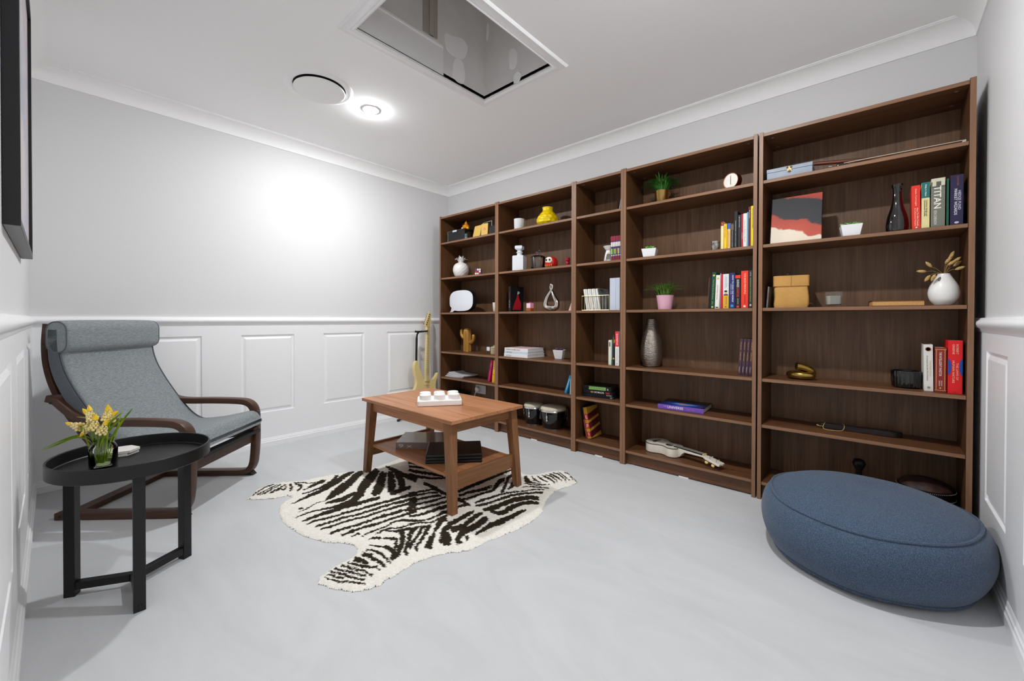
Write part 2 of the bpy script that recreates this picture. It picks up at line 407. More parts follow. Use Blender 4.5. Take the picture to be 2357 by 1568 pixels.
# framed picture on the left wall
def art_mat():
    m = bpy.data.materials.new('pastel_print'); m.use_nodes = True; nt = m.node_tree; N = nt.nodes.new; L = nt.links.new; b = nt.nodes['Principled BSDF']
    tc = N('ShaderNodeTexCoord'); n = N('ShaderNodeTexNoise'); n.inputs['Scale'].default_value = 2.2; n.inputs['Detail'].default_value = 2; n.inputs['Distortion'].default_value = .8
    L(tc.outputs['Object'], n.inputs['Vector']); rp = N('ShaderNodeValToRGB'); e = rp.color_ramp.elements
    e[0].position = .3; e[0].color = (*lin('#9aa3b4'), 1); e[1].position = .7; e[1].color = (*lin('#d8dde2'), 1)
    x = e.new(.45); x.color = (*lin('#b9b4c4'), 1); x = e.new(.56); x.color = (*lin('#cdb9b4'), 1)
    L(n.outputs['Fac'], rp.inputs[0]); L(rp.outputs[0], b.inputs['Base Color']); b.inputs['Roughness'].default_value = .25
    return m
t = thing('framed_picture', 'large black framed pastel print hanging on wall above dado rail', 'picture', (.56, YL, 1.247))
W, H, D = .97, 1.048, .0335; f = MB()
f.box((0, .001, 0), (.022, D, H)); f.box((W - .022, .001, 0), (W, D, H)); f.box((.022, .001, 0), (W - .022, D, .022)); f.box((.022, .001, H - .022), (W - .022, D, H))
f.build('frame', mat('frame_black', '#17171a', .4), t, bevel=.001)
MB().box((.022, .002, .022), (W - .022, .024, H - .022)).build('print', art_mat(), t, smooth=0)
MB().box((.002, .002, -.0008), (W - .002, D - .001, .0002)).build('frame_underside', mat('frame_raw_edge', '#8b8b8b', .7), t, smooth=0)

# ------------------------------------------------------------------ bookcases
Z = [.098, .414, .668, 1.057, 1.405, 1.756]          # shelf tops, bottom first
DEP = .28
def pin_holes(mb, x, sgn):
    mb.k = 1
    for y in (.045, .235):
        for i in range(54):
            z = .16 + i * .032
            if abs(z - 1.05) < .04: continue
            c = [(x + sgn * .0004, y + .0022 * math.cos(a * PI / 3), z + .0022 * math.sin(a * PI / 3)) for a in range(6)]
            mb.add(c, [tuple(range(6))])
    mb.k = 0
M_HOLE = mat('pin_hole_rim', '#8a6a50', .6)
def make_bookcase(W, label):
    t = thing('bookcase', label, 'bookcase', group='row of dark brown bookcases')
    for x, s in ((0, 1), (W - .02, -1)):
        mb = MB().box((x + .0004, .0004, 0), (x + .0196, DEP, 2.02)); pin_holes(mb, x + (.02 if s > 0 else 0), s)
        sp = mb.build('side_panel', [M_SIDE, M_HOLE], t, smooth=0, bevel=.0008)
        MB().box((x + .0006, -.0006, .002), (x + .0194, .0005, 2.018)).build('edge_band', M_EDGE, sp, smooth=0)
    def board(name, z, th, y0):
        b = MB().box((.0204, y0 + .0006, z - th), (W - .0204, .272, z)).build(name, M_SHELF, t, smooth=0, bevel=.0008)
        MB().box((.021, y0, z - th + .0012), (W - .021, y0 + .0007, z - .0012)).build('edge_band', M_EDGEX, b, smooth=0)
    board('top_panel', 2.013, .018, .001)
    for z in Z: board('shelf', z, .018, .004)
    MB().box((.02, .272, .03), (W - .02, .276, 2.0)).build('back_panel', M_BACK, t, smooth=0)
    MB().box((.0205, .03, .007), (W - .0205, .046, .08)).build('plinth', M_SHELF, t, smooth=0)
    MB().box((W / 2 - .03, .03, 0), (W / 2 + .03, .05, .007)).build('plinth_foot', M_MATTW, t, smooth=0)
    for x in (.055, W - .055):
        for y in (.05, .21): MB().lathe([(.0065, 0), (.0065, -.0012), (0, -.0014)], 14, Matrix.Translation((x, y, 1.995))).build('cam_cap', mat('cam_cap', '#8c837c', .5), t)
    return t
M_EDGEX = wood('brown_edge_band_x', '#7a5840', '#936d52', 'x')
wide = make_bookcase(.8, 'wide dark brown bookcase in the corner beside the gold guitar')
narrow = make_bookcase(.4, 'narrow dark brown bookcase in the middle of the row')
narrow.location.x = 1.6
wide.location.x = 0
for x, lab in ((.8, 'wide dark brown bookcase with the bongo drums on its bottom shelf'), (2.0, 'wide dark brown bookcase with the white ukulele on its bottom shelf'), (2.8069, 'wide dark brown bookcase at the end of the row behind blue pouf')):
    c = dup(wide); c.location.x = x; c['label'] = lab

# ------------------------------------------------------------------ zebra rug
OUT = [(570,1146),(585,1131),(600,1121),(625,1113),(650,1108),(700,1104),(740,1095),(800,1085),(840,1080),(870,1072),(900,1062),(925,1052),(945,1046),(975,1035),(1010,1028),(1050,1030),(1110,1048),(1180,1070),(1205,1088),(1225,1091),(1245,1088),(1265,1084),(1290,1081),(1305,1086),(1319,1095),(1328,1107),(1318,1113),(1300,1119),(1278,1127),(1268,1135),(1256,1150),(1250,1165),(1246,1177),(1234,1188),(1212,1203),(1190,1215),(1155,1230),(1120,1243),(1080,1262),(1040,1268),(1000,1275),(970,1285),(940,1300),(920,1313),(900,1325),(880,1338),(860,1348),(838,1354),(815,1356),(785,1353),(760,1348),(744,1343),(733,1336),(738,1326),(745,1318),(767,1303),(790,1290),(812,1278),(823,1266),(821,1257),(812,1250),(790,1246),(770,1245),(745,1243),(718,1235),(690,1225),(668,1210),(650,1195),(644,1180),(643,1165),(655,1152),(672,1142),(660,1138),(640,1142),(605,1146)]
Z1 = [[(90,512,8),(150,470,10),(230,420,10),(330,388,8)],[(150,500,8),(220,460,10),(300,420,10),(350,395,8)],[(180,500,8),(250,470,10),(320,430,10),(400,390,8)],[(220,495,16),(240,480,12),(260,460,6)],[(280,480,16),(330,460,14),(400,420,12),(450,385,8)],[(360,465,10),(400,430,8)],[(400,440,18),(440,445,14),(450,410,10),(440,385,6)],[(500,460,20),(510,420,26),(495,385,14)],[(565,460,10),(615,425,24),(600,400,20),(545,380,10)],[(540,372,8),(640,370,8),(700,382,10),(770,368,8)],
[(630,455,6),(700,420,16),(780,385,24),(840,355,28),(870,355,14)],[(625,490,6),(720,465,12),(830,420,22),(930,365,28),(985,310,30),(1010,295,16)],[(510,600,6),(580,570,16),(680,520,24),(800,470,32),(920,410,38),(1010,350,44),(1080,300,40),(1185,245,20)],[(580,685,4),(690,640,6),(780,590,8),(870,560,14),(960,490,60),(1050,430,80),(1130,370,70),(1200,300,60),(1270,250,40)],[(580,655,14),(640,640,14)],[(870,590,10),(960,570,30),(1060,545,40),(1150,500,30),(1220,480,20)],
[(555,745,6),(650,705,12),(750,675,12),(870,650,12),(980,630,30),(1080,600,50),(1170,560,60),(1240,490,70),(1260,430,80),(1310,370,90),(1370,300,80),(1430,235,60)],[(625,780,8),(720,745,22),(850,700,30),(970,665,36),(1080,630,36),(1200,600,34),(1330,560,30),(1450,530,30)],[(1370,500,40),(1420,450,90),(1450,400,90),(1470,330,80),(1500,260,60)],[(1560,480,60),(1575,400,80),(1570,320,70),(1560,250,50)],[(1690,430,60),(1680,370,70),(1650,310,50),(1610,270,30)],
[(1560,500,30),(1650,460,40),(1780,420,30)],[(1510,200,16),(1600,240,40),(1700,290,40),(1845,340,60)],
[(670,810,8),(760,780,16),(900,745,18),(1050,700,18),(1200,665,20),(1350,620,22),(1500,580,24),(1650,535,24),(1845,480,24)],[(770,835,16),(900,800,20),(1050,750,20),(1200,715,20),(1380,660,22),(1550,605,22),(1700,570,22),(1845,530,24)],[(820,865,10),(950,830,18),(1100,780,18),(1250,745,20),(1400,700,22),(1560,650,22),(1720,600,24),(1845,575,24)],[(915,918,14),(1000,885,20),(1150,835,22),(1300,790,22),(1450,740,26),(1600,695,26),(1760,650,26),(1845,625,26)],[(1040,930,22),(1150,890,24),(1280,845,22),(1430,805,20),(1530,770,20),(1650,730,22),(1750,700,26),(1845,670,26)],[(1150,945,8),(1240,905,20)],[(1255,945,8),(1330,905,12),(1430,865,14),(1520,835,14),(1600,790,16),(1700,770,18),(1845,775,18)],[(1410,920,8),(1480,885,16),(1560,855,16),(1650,850,14),(1845,800,16)],[(1500,880,10),(1600,890,20),(1700,870,30),(1845,850,24)],
[(1310,985,8),(1380,960,18),(1500,965,18),(1640,970,20)],[(1620,975,30),(1615,1080,30)],[(1330,1035,8),(1450,1050,20),(1550,1070,40),(1600,1120,50),(1570,1200,20)],[(1680,890,60),(1690,970,50),(1660,1080,50),(1620,1160,30),(1580,1200,12)],[(1800,860,40),(1770,930,50),(1740,1040,30),(1720,1100,30),(1740,1150,20)],[(1300,1085,14),(1400,1100,24),(1480,1140,34),(1540,1200,24),(1560,1230,10)],[(1260,1125,40),(1340,1140,44),(1400,1190,40),(1470,1230,30),(1510,1275,20)],[(1180,1180,50),(1250,1200,44),(1330,1230,30)],[(1100,1215,16),(1180,1235,26),(1280,1260,24),(1400,1270,18),(1450,1305,10)],[(1040,1245,24),(1120,1275,26),(1220,1300,22),(1320,1320,20),(1380,1365,10)],[(970,1280,20),(1060,1305,22),(1150,1325,24),(1250,1350,22),(1300,1360,10)],[(910,1310,20),(1000,1330,20),(1080,1350,24),(1180,1385,24),(1300,1400,16)],[(905,1345,16),(980,1370,18),(1080,1385,14)],[(860,1350,10),(890,1390,14),(960,1405,14),(1080,1420,14),(1200,1430,16),(1300,1450,10)]]
Z2 = [[(0,150,24),(150,170,26),(300,200,22),(450,230,22),(620,260,22)],[(0,200,24),(150,220,26),(300,245,22),(480,290,22),(640,300,20)],[(0,250,24),(150,265,26),(300,285,22),(440,300,18)],[(0,300,36),(150,330,36),(300,350,30),(480,385,20)],[(0,360,30),(150,390,36),(300,410,28),(500,405,18)],[(200,470,40),(330,530,40),(450,600,40),(560,650,50),(700,710,40),(830,770,30)],[(0,610,20),(150,590,20),(300,560,20),(400,540,20)],[(0,650,22),(150,630,22),(300,600,20),(400,610,20)],[(0,720,26),(150,690,26),(320,650,26),(450,640,22)],[(0,780,26),(150,750,26),(330,710,26),(500,660,24)],[(0,850,26),(150,820,26),(330,770,30),(520,720,30)],[(10,915,22),(130,905,26),(250,870,36),(390,820,40),(520,780,40),(640,730,40)],[(0,965,14),(150,975,20),(300,945,24),(420,890,34),(520,850,40),(680,790,36),(800,760,20)],[(0,1020,20),(150,1000,16),(300,1000,16),(380,960,24),(520,910,30)],[(0,1070,10),(120,1055,12),(250,1045,16)],[(0,1170,50),(60,1100,50),(130,1060,30)],[(0,1340,60),(80,1240,40),(140,1150,44),(180,1080,40),(240,1050,20)],[(120,1380,30),(100,1330,36),(160,1250,40),(220,1160,40),(260,1080,44),(300,1040,30)],[(260,1350,90),(290,1250,80),(340,1170,50),(320,1130,20)],[(350,1130,50),(390,1050,60),(440,980,60),(520,945,40)],[(480,1290,150),(500,1200,140),(480,1110,80),(580,1010,60),(690,950,50),(800,890,50),(880,850,40)],[(560,1100,80),(700,1060,60),(820,980,60),(930,900,50),(1000,880,30)],[(680,1290,70),(670,1210,70),(740,1120,80),(880,1060,70),(1000,980,80),(1060,930,60)],[(790,1240,36),(780,1170,40)],[(890,1170,20),(980,1110,50),(1100,1040,60),(1250,980,70),(1380,920,56),(1500,860,40),(1575,830,20)],[(1090,850,30),(1250,870,56),(1400,790,56),(1560,735,40),(1680,735,40),(1750,750,20)],[(990,830,40),(1150,800,56),(1300,740,64),(1450,690,54),(1600,670,54),(1750,680,50)],[(900,780,24),(1050,750,30),(1200,700,30),(1350,650,30),(1480,620,24),(1620,605,24),(1800,600,26)],[(880,740,20),(1000,700,24),(1150,650,24),(1300,610,20),(1450,590,14),(1700,560,12),(1820,560,8)],[(680,640,30),(800,600,30),(950,570,36),(1080,530,40),(1100,500,40)],[(660,590,40),(800,530,40),(950,470,40),(1100,410,36),(1250,350,30),(1400,290,22)],[(640,500,30),(760,450,34),(900,390,34),(1050,330,30),(1200,300,20)],[(700,700,24),(850,660,26),(1000,610,26),(1130,570,30),(1180,500,50),(1230,450,50),(1290,410,20)],[(1240,600,30),(1280,540,36),(1310,460,40),(1340,400,40),(1400,360,30)],[(1330,560,20),(1390,500,50),(1420,430,60)],[(1560,380,50),(1590,440,60),(1660,470,16),(1770,480,10)],[(1640,380,10),(1690,430,20),(1760,460,14)],[(1720,380,10),(1780,420,22),(1860,460,12)],[(1790,380,20),(1860,400,24),(1930,450,18),(1950,480,8)],[(1830,365,10),(1900,380,16),(1960,420,16),(2000,470,8)],[(1880,350,10),(1960,380,18),(2030,430,14),(2060,450,6)],[(1930,335,8),(2010,360,14),(2080,420,14),(2110,465,6)],[(2000,320,8),(2060,360,14),(2130,420,12),(2160,440,6)],[(2090,330,8),(2150,360,12),(2190,420,10),(2220,450,6)],[(2110,340,6),(2200,400,8),(2250,455,6)],[(1550,480,10),(1700,500,12),(1850,495,10),(1900,490,6)],[(1540,520,12),(1700,525,12),(1880,540,8)],[(500,330,26),(640,350,26),(800,330,24),(950,290,20)],[(620,420,30),(780,370,30),(900,330,24),(1020,280,18)]]
def floor_pts(px):
    """measured image positions of the pattern, laid out once on the floor plane"""
    px = np.asarray(px, float); yaw, pitch, roll = -.7299, -.0084, .0023
    fw = np.array([math.sin(yaw) * math.cos(pitch), math.cos(yaw) * math.cos(pitch), math.sin(pitch)])
    r0 = np.array([math.cos(yaw), -math.sin(yaw), 0]); u0 = np.cross(r0, fw)
    r = math.cos(roll) * r0 + math.sin(roll) * u0; u = -math.sin(roll) * r0 + math.cos(roll) * u0
    d = fw + np.outer((px[:, 0] - 1178.5) / 944.435, r) + np.outer((743.29 - px[:, 1]) / 944.435, u)
    t = (.01 - .9905) / d[:, 2]
    return np.stack([3.3066 + d[:, 0] * t, -2.5977 + d[:, 1] * t], 1)
def stripe_poly(st, ox, oy, k):
    p = [Vector((a, b, c * 1.1 + 2)) for a, b, c in st]; p = np.array([tuple(q) for q in spline(p, 4)])
    d = np.gradient(p[:, :2], axis=0); l = np.hypot(d[:, 0], d[:, 1])[:, None] + 1e-9; n = np.stack([-d[:, 1], d[:, 0]], 1) / l
    h = p[:, 2:3] / 2; poly = np.concatenate([p[:, :2] + n * h, (p[:, :2] - n * h)[::-1]])
    return floor_pts(np.stack([ox + poly[:, 0] / k, oy + poly[:, 1] / k], 1))
def inside(P, poly):
    x, y = P[:, 0], P[:, 1]; res = np.zeros(len(P), bool); n = len(poly); j = n - 1
    for i in range(n):
        xi, yi = poly[i]; xj, yj = poly[j]
        if yi != yj:
            c = ((yi > y) != (yj > y)) & (x < (xj - xi) * (y - yi) / (yj - yi) + xi); res ^= c
        j = i
    return res
def make_rug():
    rng = np.random.default_rng(3)
    out = floor_pts([tuple(q)[:2] for q in spline([(*p, 0) for p in OUT] + [(*OUT[0], 0)], 3)][:-1])
    st = .0042; lo = out.min(0) - .01; hi = out.max(0) + .01
    nx, ny = [int(v) for v in (hi - lo) / st]
    gx, gy = np.meshgrid(lo[0] + st * np.arange(nx), lo[1] + st * np.arange(ny), indexing='ij')
    P = np.stack([gx.ravel(), gy.ravel()], 1)
    def smooth_noise(cell, amp):
        a = rng.normal(size=(int(nx * st / cell) + 3, int(ny * st / cell) + 3)); fx = (P[:, 0] - lo[0]) / cell; fy = (P[:, 1] - lo[1]) / cell
        i, j = fx.astype(int), fy.astype(int); u, v = fx - i, fy - j; u = u * u * (3 - 2 * u); v = v * v * (3 - 2 * v)
        return amp * ((a[i, j] * (1 - u) + a[i + 1, j] * u) * (1 - v) + (a[i, j + 1] * (1 - u) + a[i + 1, j + 1] * u) * v)
    J = np.stack([smooth_noise(.014, .0022), smooth_noise(.014, .0022)], 1) + rng.normal(size=P.shape) * .0012
    ins = inside(P + J, out)
    dist = np.full(len(P), 9.)
    A = out; B = np.roll(out, -1, 0)
    for a, b in zip(A, B):
        ab = b - a; t = np.clip(((P - a) @ ab) / (ab @ ab + 1e-12), 0, 1); dist = np.minimum(dist, np.hypot(*(P - a - t[:, None] * ab).T))
    J2 = np.stack([smooth_noise(.012, .0030), smooth_noise(.012, .0030)], 1) + rng.normal(size=P.shape) * .0014
    Q = P + J2; dark = np.zeros(len(P), bool)
    for S, ox, oy, k in ((Z1, 560, 1030, 4.6125), (Z2, 940, 1030, 5.8075)):
        for s in S:
            poly = stripe_poly(s, ox, oy, k); bb0 = poly.min(0); bb1 = poly.max(0)
            sel = np.where((Q[:, 0] > bb0[0]) & (Q[:, 0] < bb1[0]) & (Q[:, 1] > bb0[1]) & (Q[:, 1] < bb1[1]))[0]
            if len(sel): dark[sel] |= inside(Q[sel], poly)
    e = np.clip(dist / .02, 0, 1); z = .002 + .0065 * np.sqrt(e) + smooth_noise(.007, .0011) + smooth_noise(.03, .0008) + rng.normal(size=len(P)) * .0006
    z = np.maximum(z, .002); z[~ins] = .0008
    idx = -np.ones(nx * ny, int); I = np.arange(nx * ny).reshape(nx, ny)
    cell = ins.reshape(nx, ny); q = cell[:-1, :-1] | cell[1:, :-1] | cell[1:, 1:] | cell[:-1, 1:]
    q &= (cell[:-1, :-1].astype(int) + cell[1:, :-1] + cell[1:, 1:] + cell[:-1, 1:]) >= 2
    F = np.stack([I[:-1, :-1][q], I[1:, :-1][q], I[1:, 1:][q], I[:-1, 1:][q]], 1)
    use = np.unique(F); idx[use] = np.arange(len(use)); F = idx[F]
    V = np.stack([P[use, 0], P[use, 1], z[use]], 1); c0 = V[:, :2].mean(0)
    V[:, 0] -= c0[0]; V[:, 1] -= c0[1]
    V[:, :2] += rng.normal(size=(len(V), 2)) * .0008
    me = bpy.data.meshes.new('zebra_rug'); me.from_pydata(V.tolist(), [], F.tolist())
    ca = me.color_attributes.new('fur', 'FLOAT_COLOR', 'POINT')
    cw = np.array(lin('#ece8de')); cd = np.array(lin('#2c241a'))
    n = rng.normal(size=len(V))[:, None] * .05 + 1
    C = np.where(dark[use][:, None], cd, cw) * n
    ca.data.foreach_set('color', np.concatenate([C, np.ones((len(V), 1))], 1).astype(np.float32).ravel())
    me.polygons.foreach_set('use_smooth', [True] * len(me.polygons))
    m = bpy.data.materials.new('zebra_fur'); m.use_nodes = True; nt = m.node_tree; b = nt.nodes['Principled BSDF']
    at = nt.nodes.new('ShaderNodeAttribute'); at.attribute_name = 'fur'; nt.links.new(at.outputs['Color'], b.inputs['Base Color'])
    b.inputs['Roughness'].default_value = .9; b.inputs['Specular IOR Level'].default_value = .15
    nz = nt.nodes.new('ShaderNodeTexNoise'); nz.inputs['Scale'].default_value = 320; nz.inputs['Detail'].default_value = 3
    tc = nt.nodes.new('ShaderNodeTexCoord'); nt.links.new(tc.outputs['Object'], nz.inputs['Vector'])
    bp = nt.nodes.new('ShaderNodeBump'); bp.inputs['Strength'].default_value = .5; bp.inputs['Distance'].default_value = .003
    nt.links.new(nz.outputs['Fac'], bp.inputs['Height']); nt.links.new(bp.outputs[0], b.inputs['Normal'])
    me.materials.append(m)
    o = bpy.data.objects.new('zebra_rug', me); COL.objects.link(o); o.location = (c0[0], c0[1], 0)
    tag(o, 'black and cream zebra hide shaped rug under the coffee table', 'rug')
make_rug()

# ------------------------------------------------------------------ coffee table
TH = .484
t = thing('coffee_table', 'brown oak coffee table standing on the zebra rug', 'coffee table', (1.287, -1.014, 0), R(-.5))
HX, HY = .4505, .269
MB().box((-HX, -HY, TH - .018), (HX, HY, TH)).build('tabletop', M_TABLE, t, smooth=0, bevel=.0012)
for sx in (-1, 1):
    for sy in (-1, 1):
        top = Vector((sx * (HX - .062), sy * (HY - .040), TH - .018)); bot = Vector((sx * (HX - .022), sy * (HY - .024), .0105)); a, b = .026, .019
        vs = [(top.x + i * a, top.y + j * a, top.z) for i, j in ((-1, -1), (1, -1), (1, 1), (-1, 1))] + [(bot.x + i * b, bot.y + j * b, bot.z) for i, j in ((-1, -1), (1, -1), (1, 1), (-1, 1))]
        MB().add(vs, [(0, 1, 2, 3), (7, 6, 5, 4), (0, 4, 5, 1), (1, 5, 6, 2), (2, 6, 7, 3), (3, 7, 4, 0)]).build('leg', M_TABLEZ, t, smooth=0, bevel=.0015)
for sy in (-1, 1): MB().box((-HX + .085, sy * (HY - .040) - .009, TH - .078), (HX - .085, sy * (HY - .040) + .009, TH - .0185)).build('apron', M_TABLE, t, smooth=0)
for sx in (-1, 1): MB().box((sx * (HX - .062) - .009, -HY + .062, TH - .078), (sx * (HX - .062) + .009, HY - .062, TH - .0185)).build('apron', M_TABLEY, t, smooth=0)
SHZ = .186
MB().box((-HX + .052, -HY + .045, SHZ - .016), (HX - .052, HY - .045, SHZ)).build('lower_shelf', M_TABLE, t, smooth=0, bevel=.001)
for sx in (-1, 1): MB().box((sx * (HX - .043) - .009, -HY + .048, SHZ - .070), (sx * (HX - .043) + .009, HY - .048, SHZ + .012)).build('end_rail', M_TABLEY, t, smooth=0, bevel=.001)

# white brick-shaped piece on the table
t = thing('studded_block', 'white block with six round studs on the coffee table', 'ornament', (1.337, -1.050, TH), R(53.7))
MB().prism(rect(.258, .172, .014), 0, .034).build('base_block', M_MATTW, t, bevel=.006, seg=3)
for i in range(3):
    for j in range(2): MB().lathe([(.0335, .033), (.0335, .060), (.031, .0635), (.020, .0645), (.018, .063), (0, .063)], 28, Matrix.Translation((-.083 + .083 * i, -.042 + .084 * j, 0))).build('stud', M_MATTW, t)
# things on the lower shelf
def slab_book(name, label, cat, loc, rz, w, d, h, cover, group=None, spine_side='y-', pages=None, rot=None):
    """closed book lying flat: w along x, d along y; spine on y-"""
    t = thing(name, label, cat, loc, rz, group, rot)
    MB().box((0, 0, 0), (w, d, .003)).box((0, 0, h - .003), (w, d, h)).box((0, 0, .002), (w, .003, h - .002)).build('cover', cover, t, smooth=0, bevel=.0008)
    MB().box((.003, .004, .0031), (w - .003, d - .004, h - .0031)).build('pages', pages or M_PAGES, t, smooth=0)
    return t
b = slab_book('book', 'thick grey glossy book lying on lower table shelf', 'book', (1.085, -1.19, SHZ + .0004), R(42), .31, .235, .042, mat('silver_grey_cover', '#9a9592', .18, metal=.35))
MB().box((0, -.0008, .001), (.31, .0002, .041)).build('spine', mat('taupe_spine', '#7b6a66', .35), b, smooth=0)
lettering('9 x', '#b9aeaa', b, (.06, -.0012, .021), (1, 0, 0), (0, 0, 1), .10, .022)
for i in range(3):
    f = thing('black_folder', 'slim black folder, ' + ('bottom of', 'middle of', 'top of')[i] + ' stack of three under table', 'folder', (1.438 + .002 * i, -1.228 - .001 * i, SHZ + .0175 * i), R(47.5 + .6 * i), 'stack of black folders')
    MB().box((0, 0, .0006), (.315, .245, .0165)).build('case', mat('black_leatherette', '#0d0d0e', .38), f, smooth=0, bevel=.004)
    MB().box((.004, -.0008, .012), (.311, .001, .0138)).build('seam', mat('grey_seam', '#3a3a3c', .4), f, smooth=0)

# ------------------------------------------------------------------ black tray table with jar of flowers
t = thing('tray_table', 'round black metal tray table in front of the grey armchair', 'side table', (1.254, -2.399, 0))
TR = .2247
MB().lathe([(0, .458), (TR - .004, .458), (TR, .461), (TR, .505), (TR - .0015, .507), (TR - .005, .507), (TR - .0062, .505), (TR - .0062, .4685), (TR - .009, .466), (0, .466)], 96).build('tray', M_BLACK, t, smooth=30)
for a in (-120.5, -2.5, 119):
    M = Matrix.Rotation(R(a), 4, 'Z')
    lg = MB().box((.168, -.016, 0), (.200, .016, .457), M).build('leg', M_BLACK, t, smooth=0, bevel=.0015)
    MB().lathe([(.006, 0), (.005, .002), (0, .002)], 12, M @ Matrix.Translation((.2, 0, .02)) @ Matrix.Rotation(R(90), 4, 'Y')).build('bolt', M_BLACK, lg)
    MB().box((.012, -.013, .022), (.168, .013, .048), M).build('base_bar', M_BLACK, t, smooth=0, bevel=.001)
    MB().box((.012, -.013, .430), (.168, .013, .4575), M).build('top_bar', M_BLACK, t, smooth=0)
MB().lathe([(.016, .02), (.016, .05), (0, .05)], 16).lathe([(0, .02), (.016, .02)], 16).build('hub', M_BLACK, t)
TZ = .466
# hexagonal marble coasters
for i in range(2):
    M_MARBLE = mat('white_marble', '#e4e0da', .35, c2='#f0eeea', vscale=9)
    o = MB().prism([(.052 * math.cos(R(60 * k + 4 * i)), .052 * math.sin(R(60 * k + 10 * i))) for k in range(6)], 0, .0105).build('coaster', M_MARBLE, bevel=.0012)
    o.location = (1.128 + .004 * i, -2.425, TZ + .0004 + .0107 * i); o.rotation_euler.z = R(12)
    tag(o, 'white marble hexagonal coaster, ' + ('under' if i == 0 else 'on top of') + ' its twin on black tray', 'coaster', 'pair of marble coasters')
# glass jar with water
jar = thing('glass_jar', 'clear glass jar of water holding yellow flowers on black tray', 'vase', (1.262, -2.482, TZ))
MB().lathe([(0, .0004), (.034, .0004), (.0375, .004), (.0380, .02), (.0380, .062), (.036, .072), (.029, .083), (.0265, .088), (.0265, .096), (.0295, .099), (.0295, .102), (.0275, .1035), (.0245, .102), (.0235, .096), (.0235, .088), (.0265, .081), (.0335, .070), (.0352, .061), (.0352, .012), (.032, .008), (0, .008)], 40).build('jar_wall', M_GLASS, jar, smooth=50)
MB().lathe([(0, .0081), (.0318, .0082), (.0349, .0122), (.0349, .045), (0, .0455)], 40).build('water', glass('water', (.93, .97, .70), ior=1.2), jar, smooth=50)
M_STEM = mat('stem_green', '#7d9a1e', .45, c2='#93ab2c', vscale=60)
M_LEAF2 = mat('bright_leaf', '#6f9c16', .45, c2='#a3bd2a', vscale=30, stretch=(1, 1, .3))
fl = thing('flower_bunch', 'bunch of yellow grape hyacinth flowers in the glass jar', 'flowers', (1.262, -2.482, TZ))
CR = Vector((.745, .667, 0)); CF = Vector((.667, -.745, 0))        # across and towards the seats' side of the room
def at(a, b, z): return CR * a + CF * b + Vector((0, 0, z))
M_BELL = mat('cream_bell', '#ecd98a', .5, c2='#f5e6ae', vscale=80); M_TIP = mat('yellow_tip', '#f0c81e', .5)
heads = [(-.078, .02, .150, -.85, .25), (-.058, -.01, .178, -.6, .6), (-.012, .03, .190, -.25, 1), (.014, .0, .185, .1, 1), (.006, .035, .160, .1, .8), (.046, .02, .180, .75, .6), (.036, .035, .145, .3, .7), (-.026, .03, .138, -.55, -.55), (-.005, -.03, .17, 0, 1)]
for hx, hy, hz, dx, dz in heads:
    base = at(hx * .18, hy * .3, .016); head = at(hx, hy, hz); ax = (CR * dx + Vector((0, 0, dz))).normalized()
    fs_ = MB().tube([base, base.lerp(head, .5) + Vector((0, 0, .015)), head - ax * .02], .0024, 6).build('flower_stem', M_STEM, fl)
    mb = MB(); rr = random.Random(int(hx * 9999))
    q = ax.orthogonal().normalized(); q2 = ax.cross(q)
    for lv in range(6):
        k = 6 if lv < 4 else 4; rad = .0125 * (1 - lv / 7.5)
        for i in range(k):
            a = 2 * PI * (i + .5 * lv) / k; p = head + ax * (-.018 + lv * .0066) + (q * math.cos(a) + q2 * math.sin(a)) * rad
            mb.ball(p, (.0048 - .0003 * lv,) * 3, 7, 5)
    mb.build('flower_head', M_BELL, fs_)
    MB().tube([head + ax * .016, head + ax * .027, head + ax * .036], [.008, .005, .0006], 8).build('flower_tip', M_TIP, fs_)
def leaf(pts, wd):
    n = len(pts); P = spline([at(*p) for p in pts], 4); k = len(P)
    W_ = [max(.0006, wd * math.sin(PI * min(1, (i / (k - 1)) * .92 + .08)) ** .7) for i in range(k)]
    MB().blade(P, W_, CR * .35 + CF * .6 + Vector((0, 0, .75)), .0008).build('leaf', M_LEAF2, fl)
leaf([(-.005, 0, .02), (-.02, .01, .09), (-.06, .02, .116), (-.12, .03, .098), (-.172, .04, .072)], .005)
leaf([(-.005, .01, .02), (-.02, .02, .088), (-.06, .03, .112), (-.11, .05, .092), (-.145, .06, .076)], .005)
leaf([(-.01, -.02, .02), (-.03, -.03, .12), (-.07, -.03, .160), (-.125, -.03, .168)], .007)
leaf([(.0, .02, .02), (.02, .03, .10), (.05, .03, .158), (.096, .03, .198)], .0085)
leaf([(.01, .0, .02), (.03, .0, .10), (.06, -.01, .16), (.088, -.02, .204)], .0085)
leaf([(.005, .02, .02), (.025, .03, .10), (.055, .02, .150), (.092, .02, .178)], .008)
leaf([(.012, .0, .02), (.02, -.03, .12), (.03, -.04, .205)], .007)
leaf([(-.01, .03, .02), (-.022, .04, .12), (-.024, .05, .175)], .007)
leaf([(0, .02, .02), (.0, .03, .14), (.004, .03, .215)], .006)

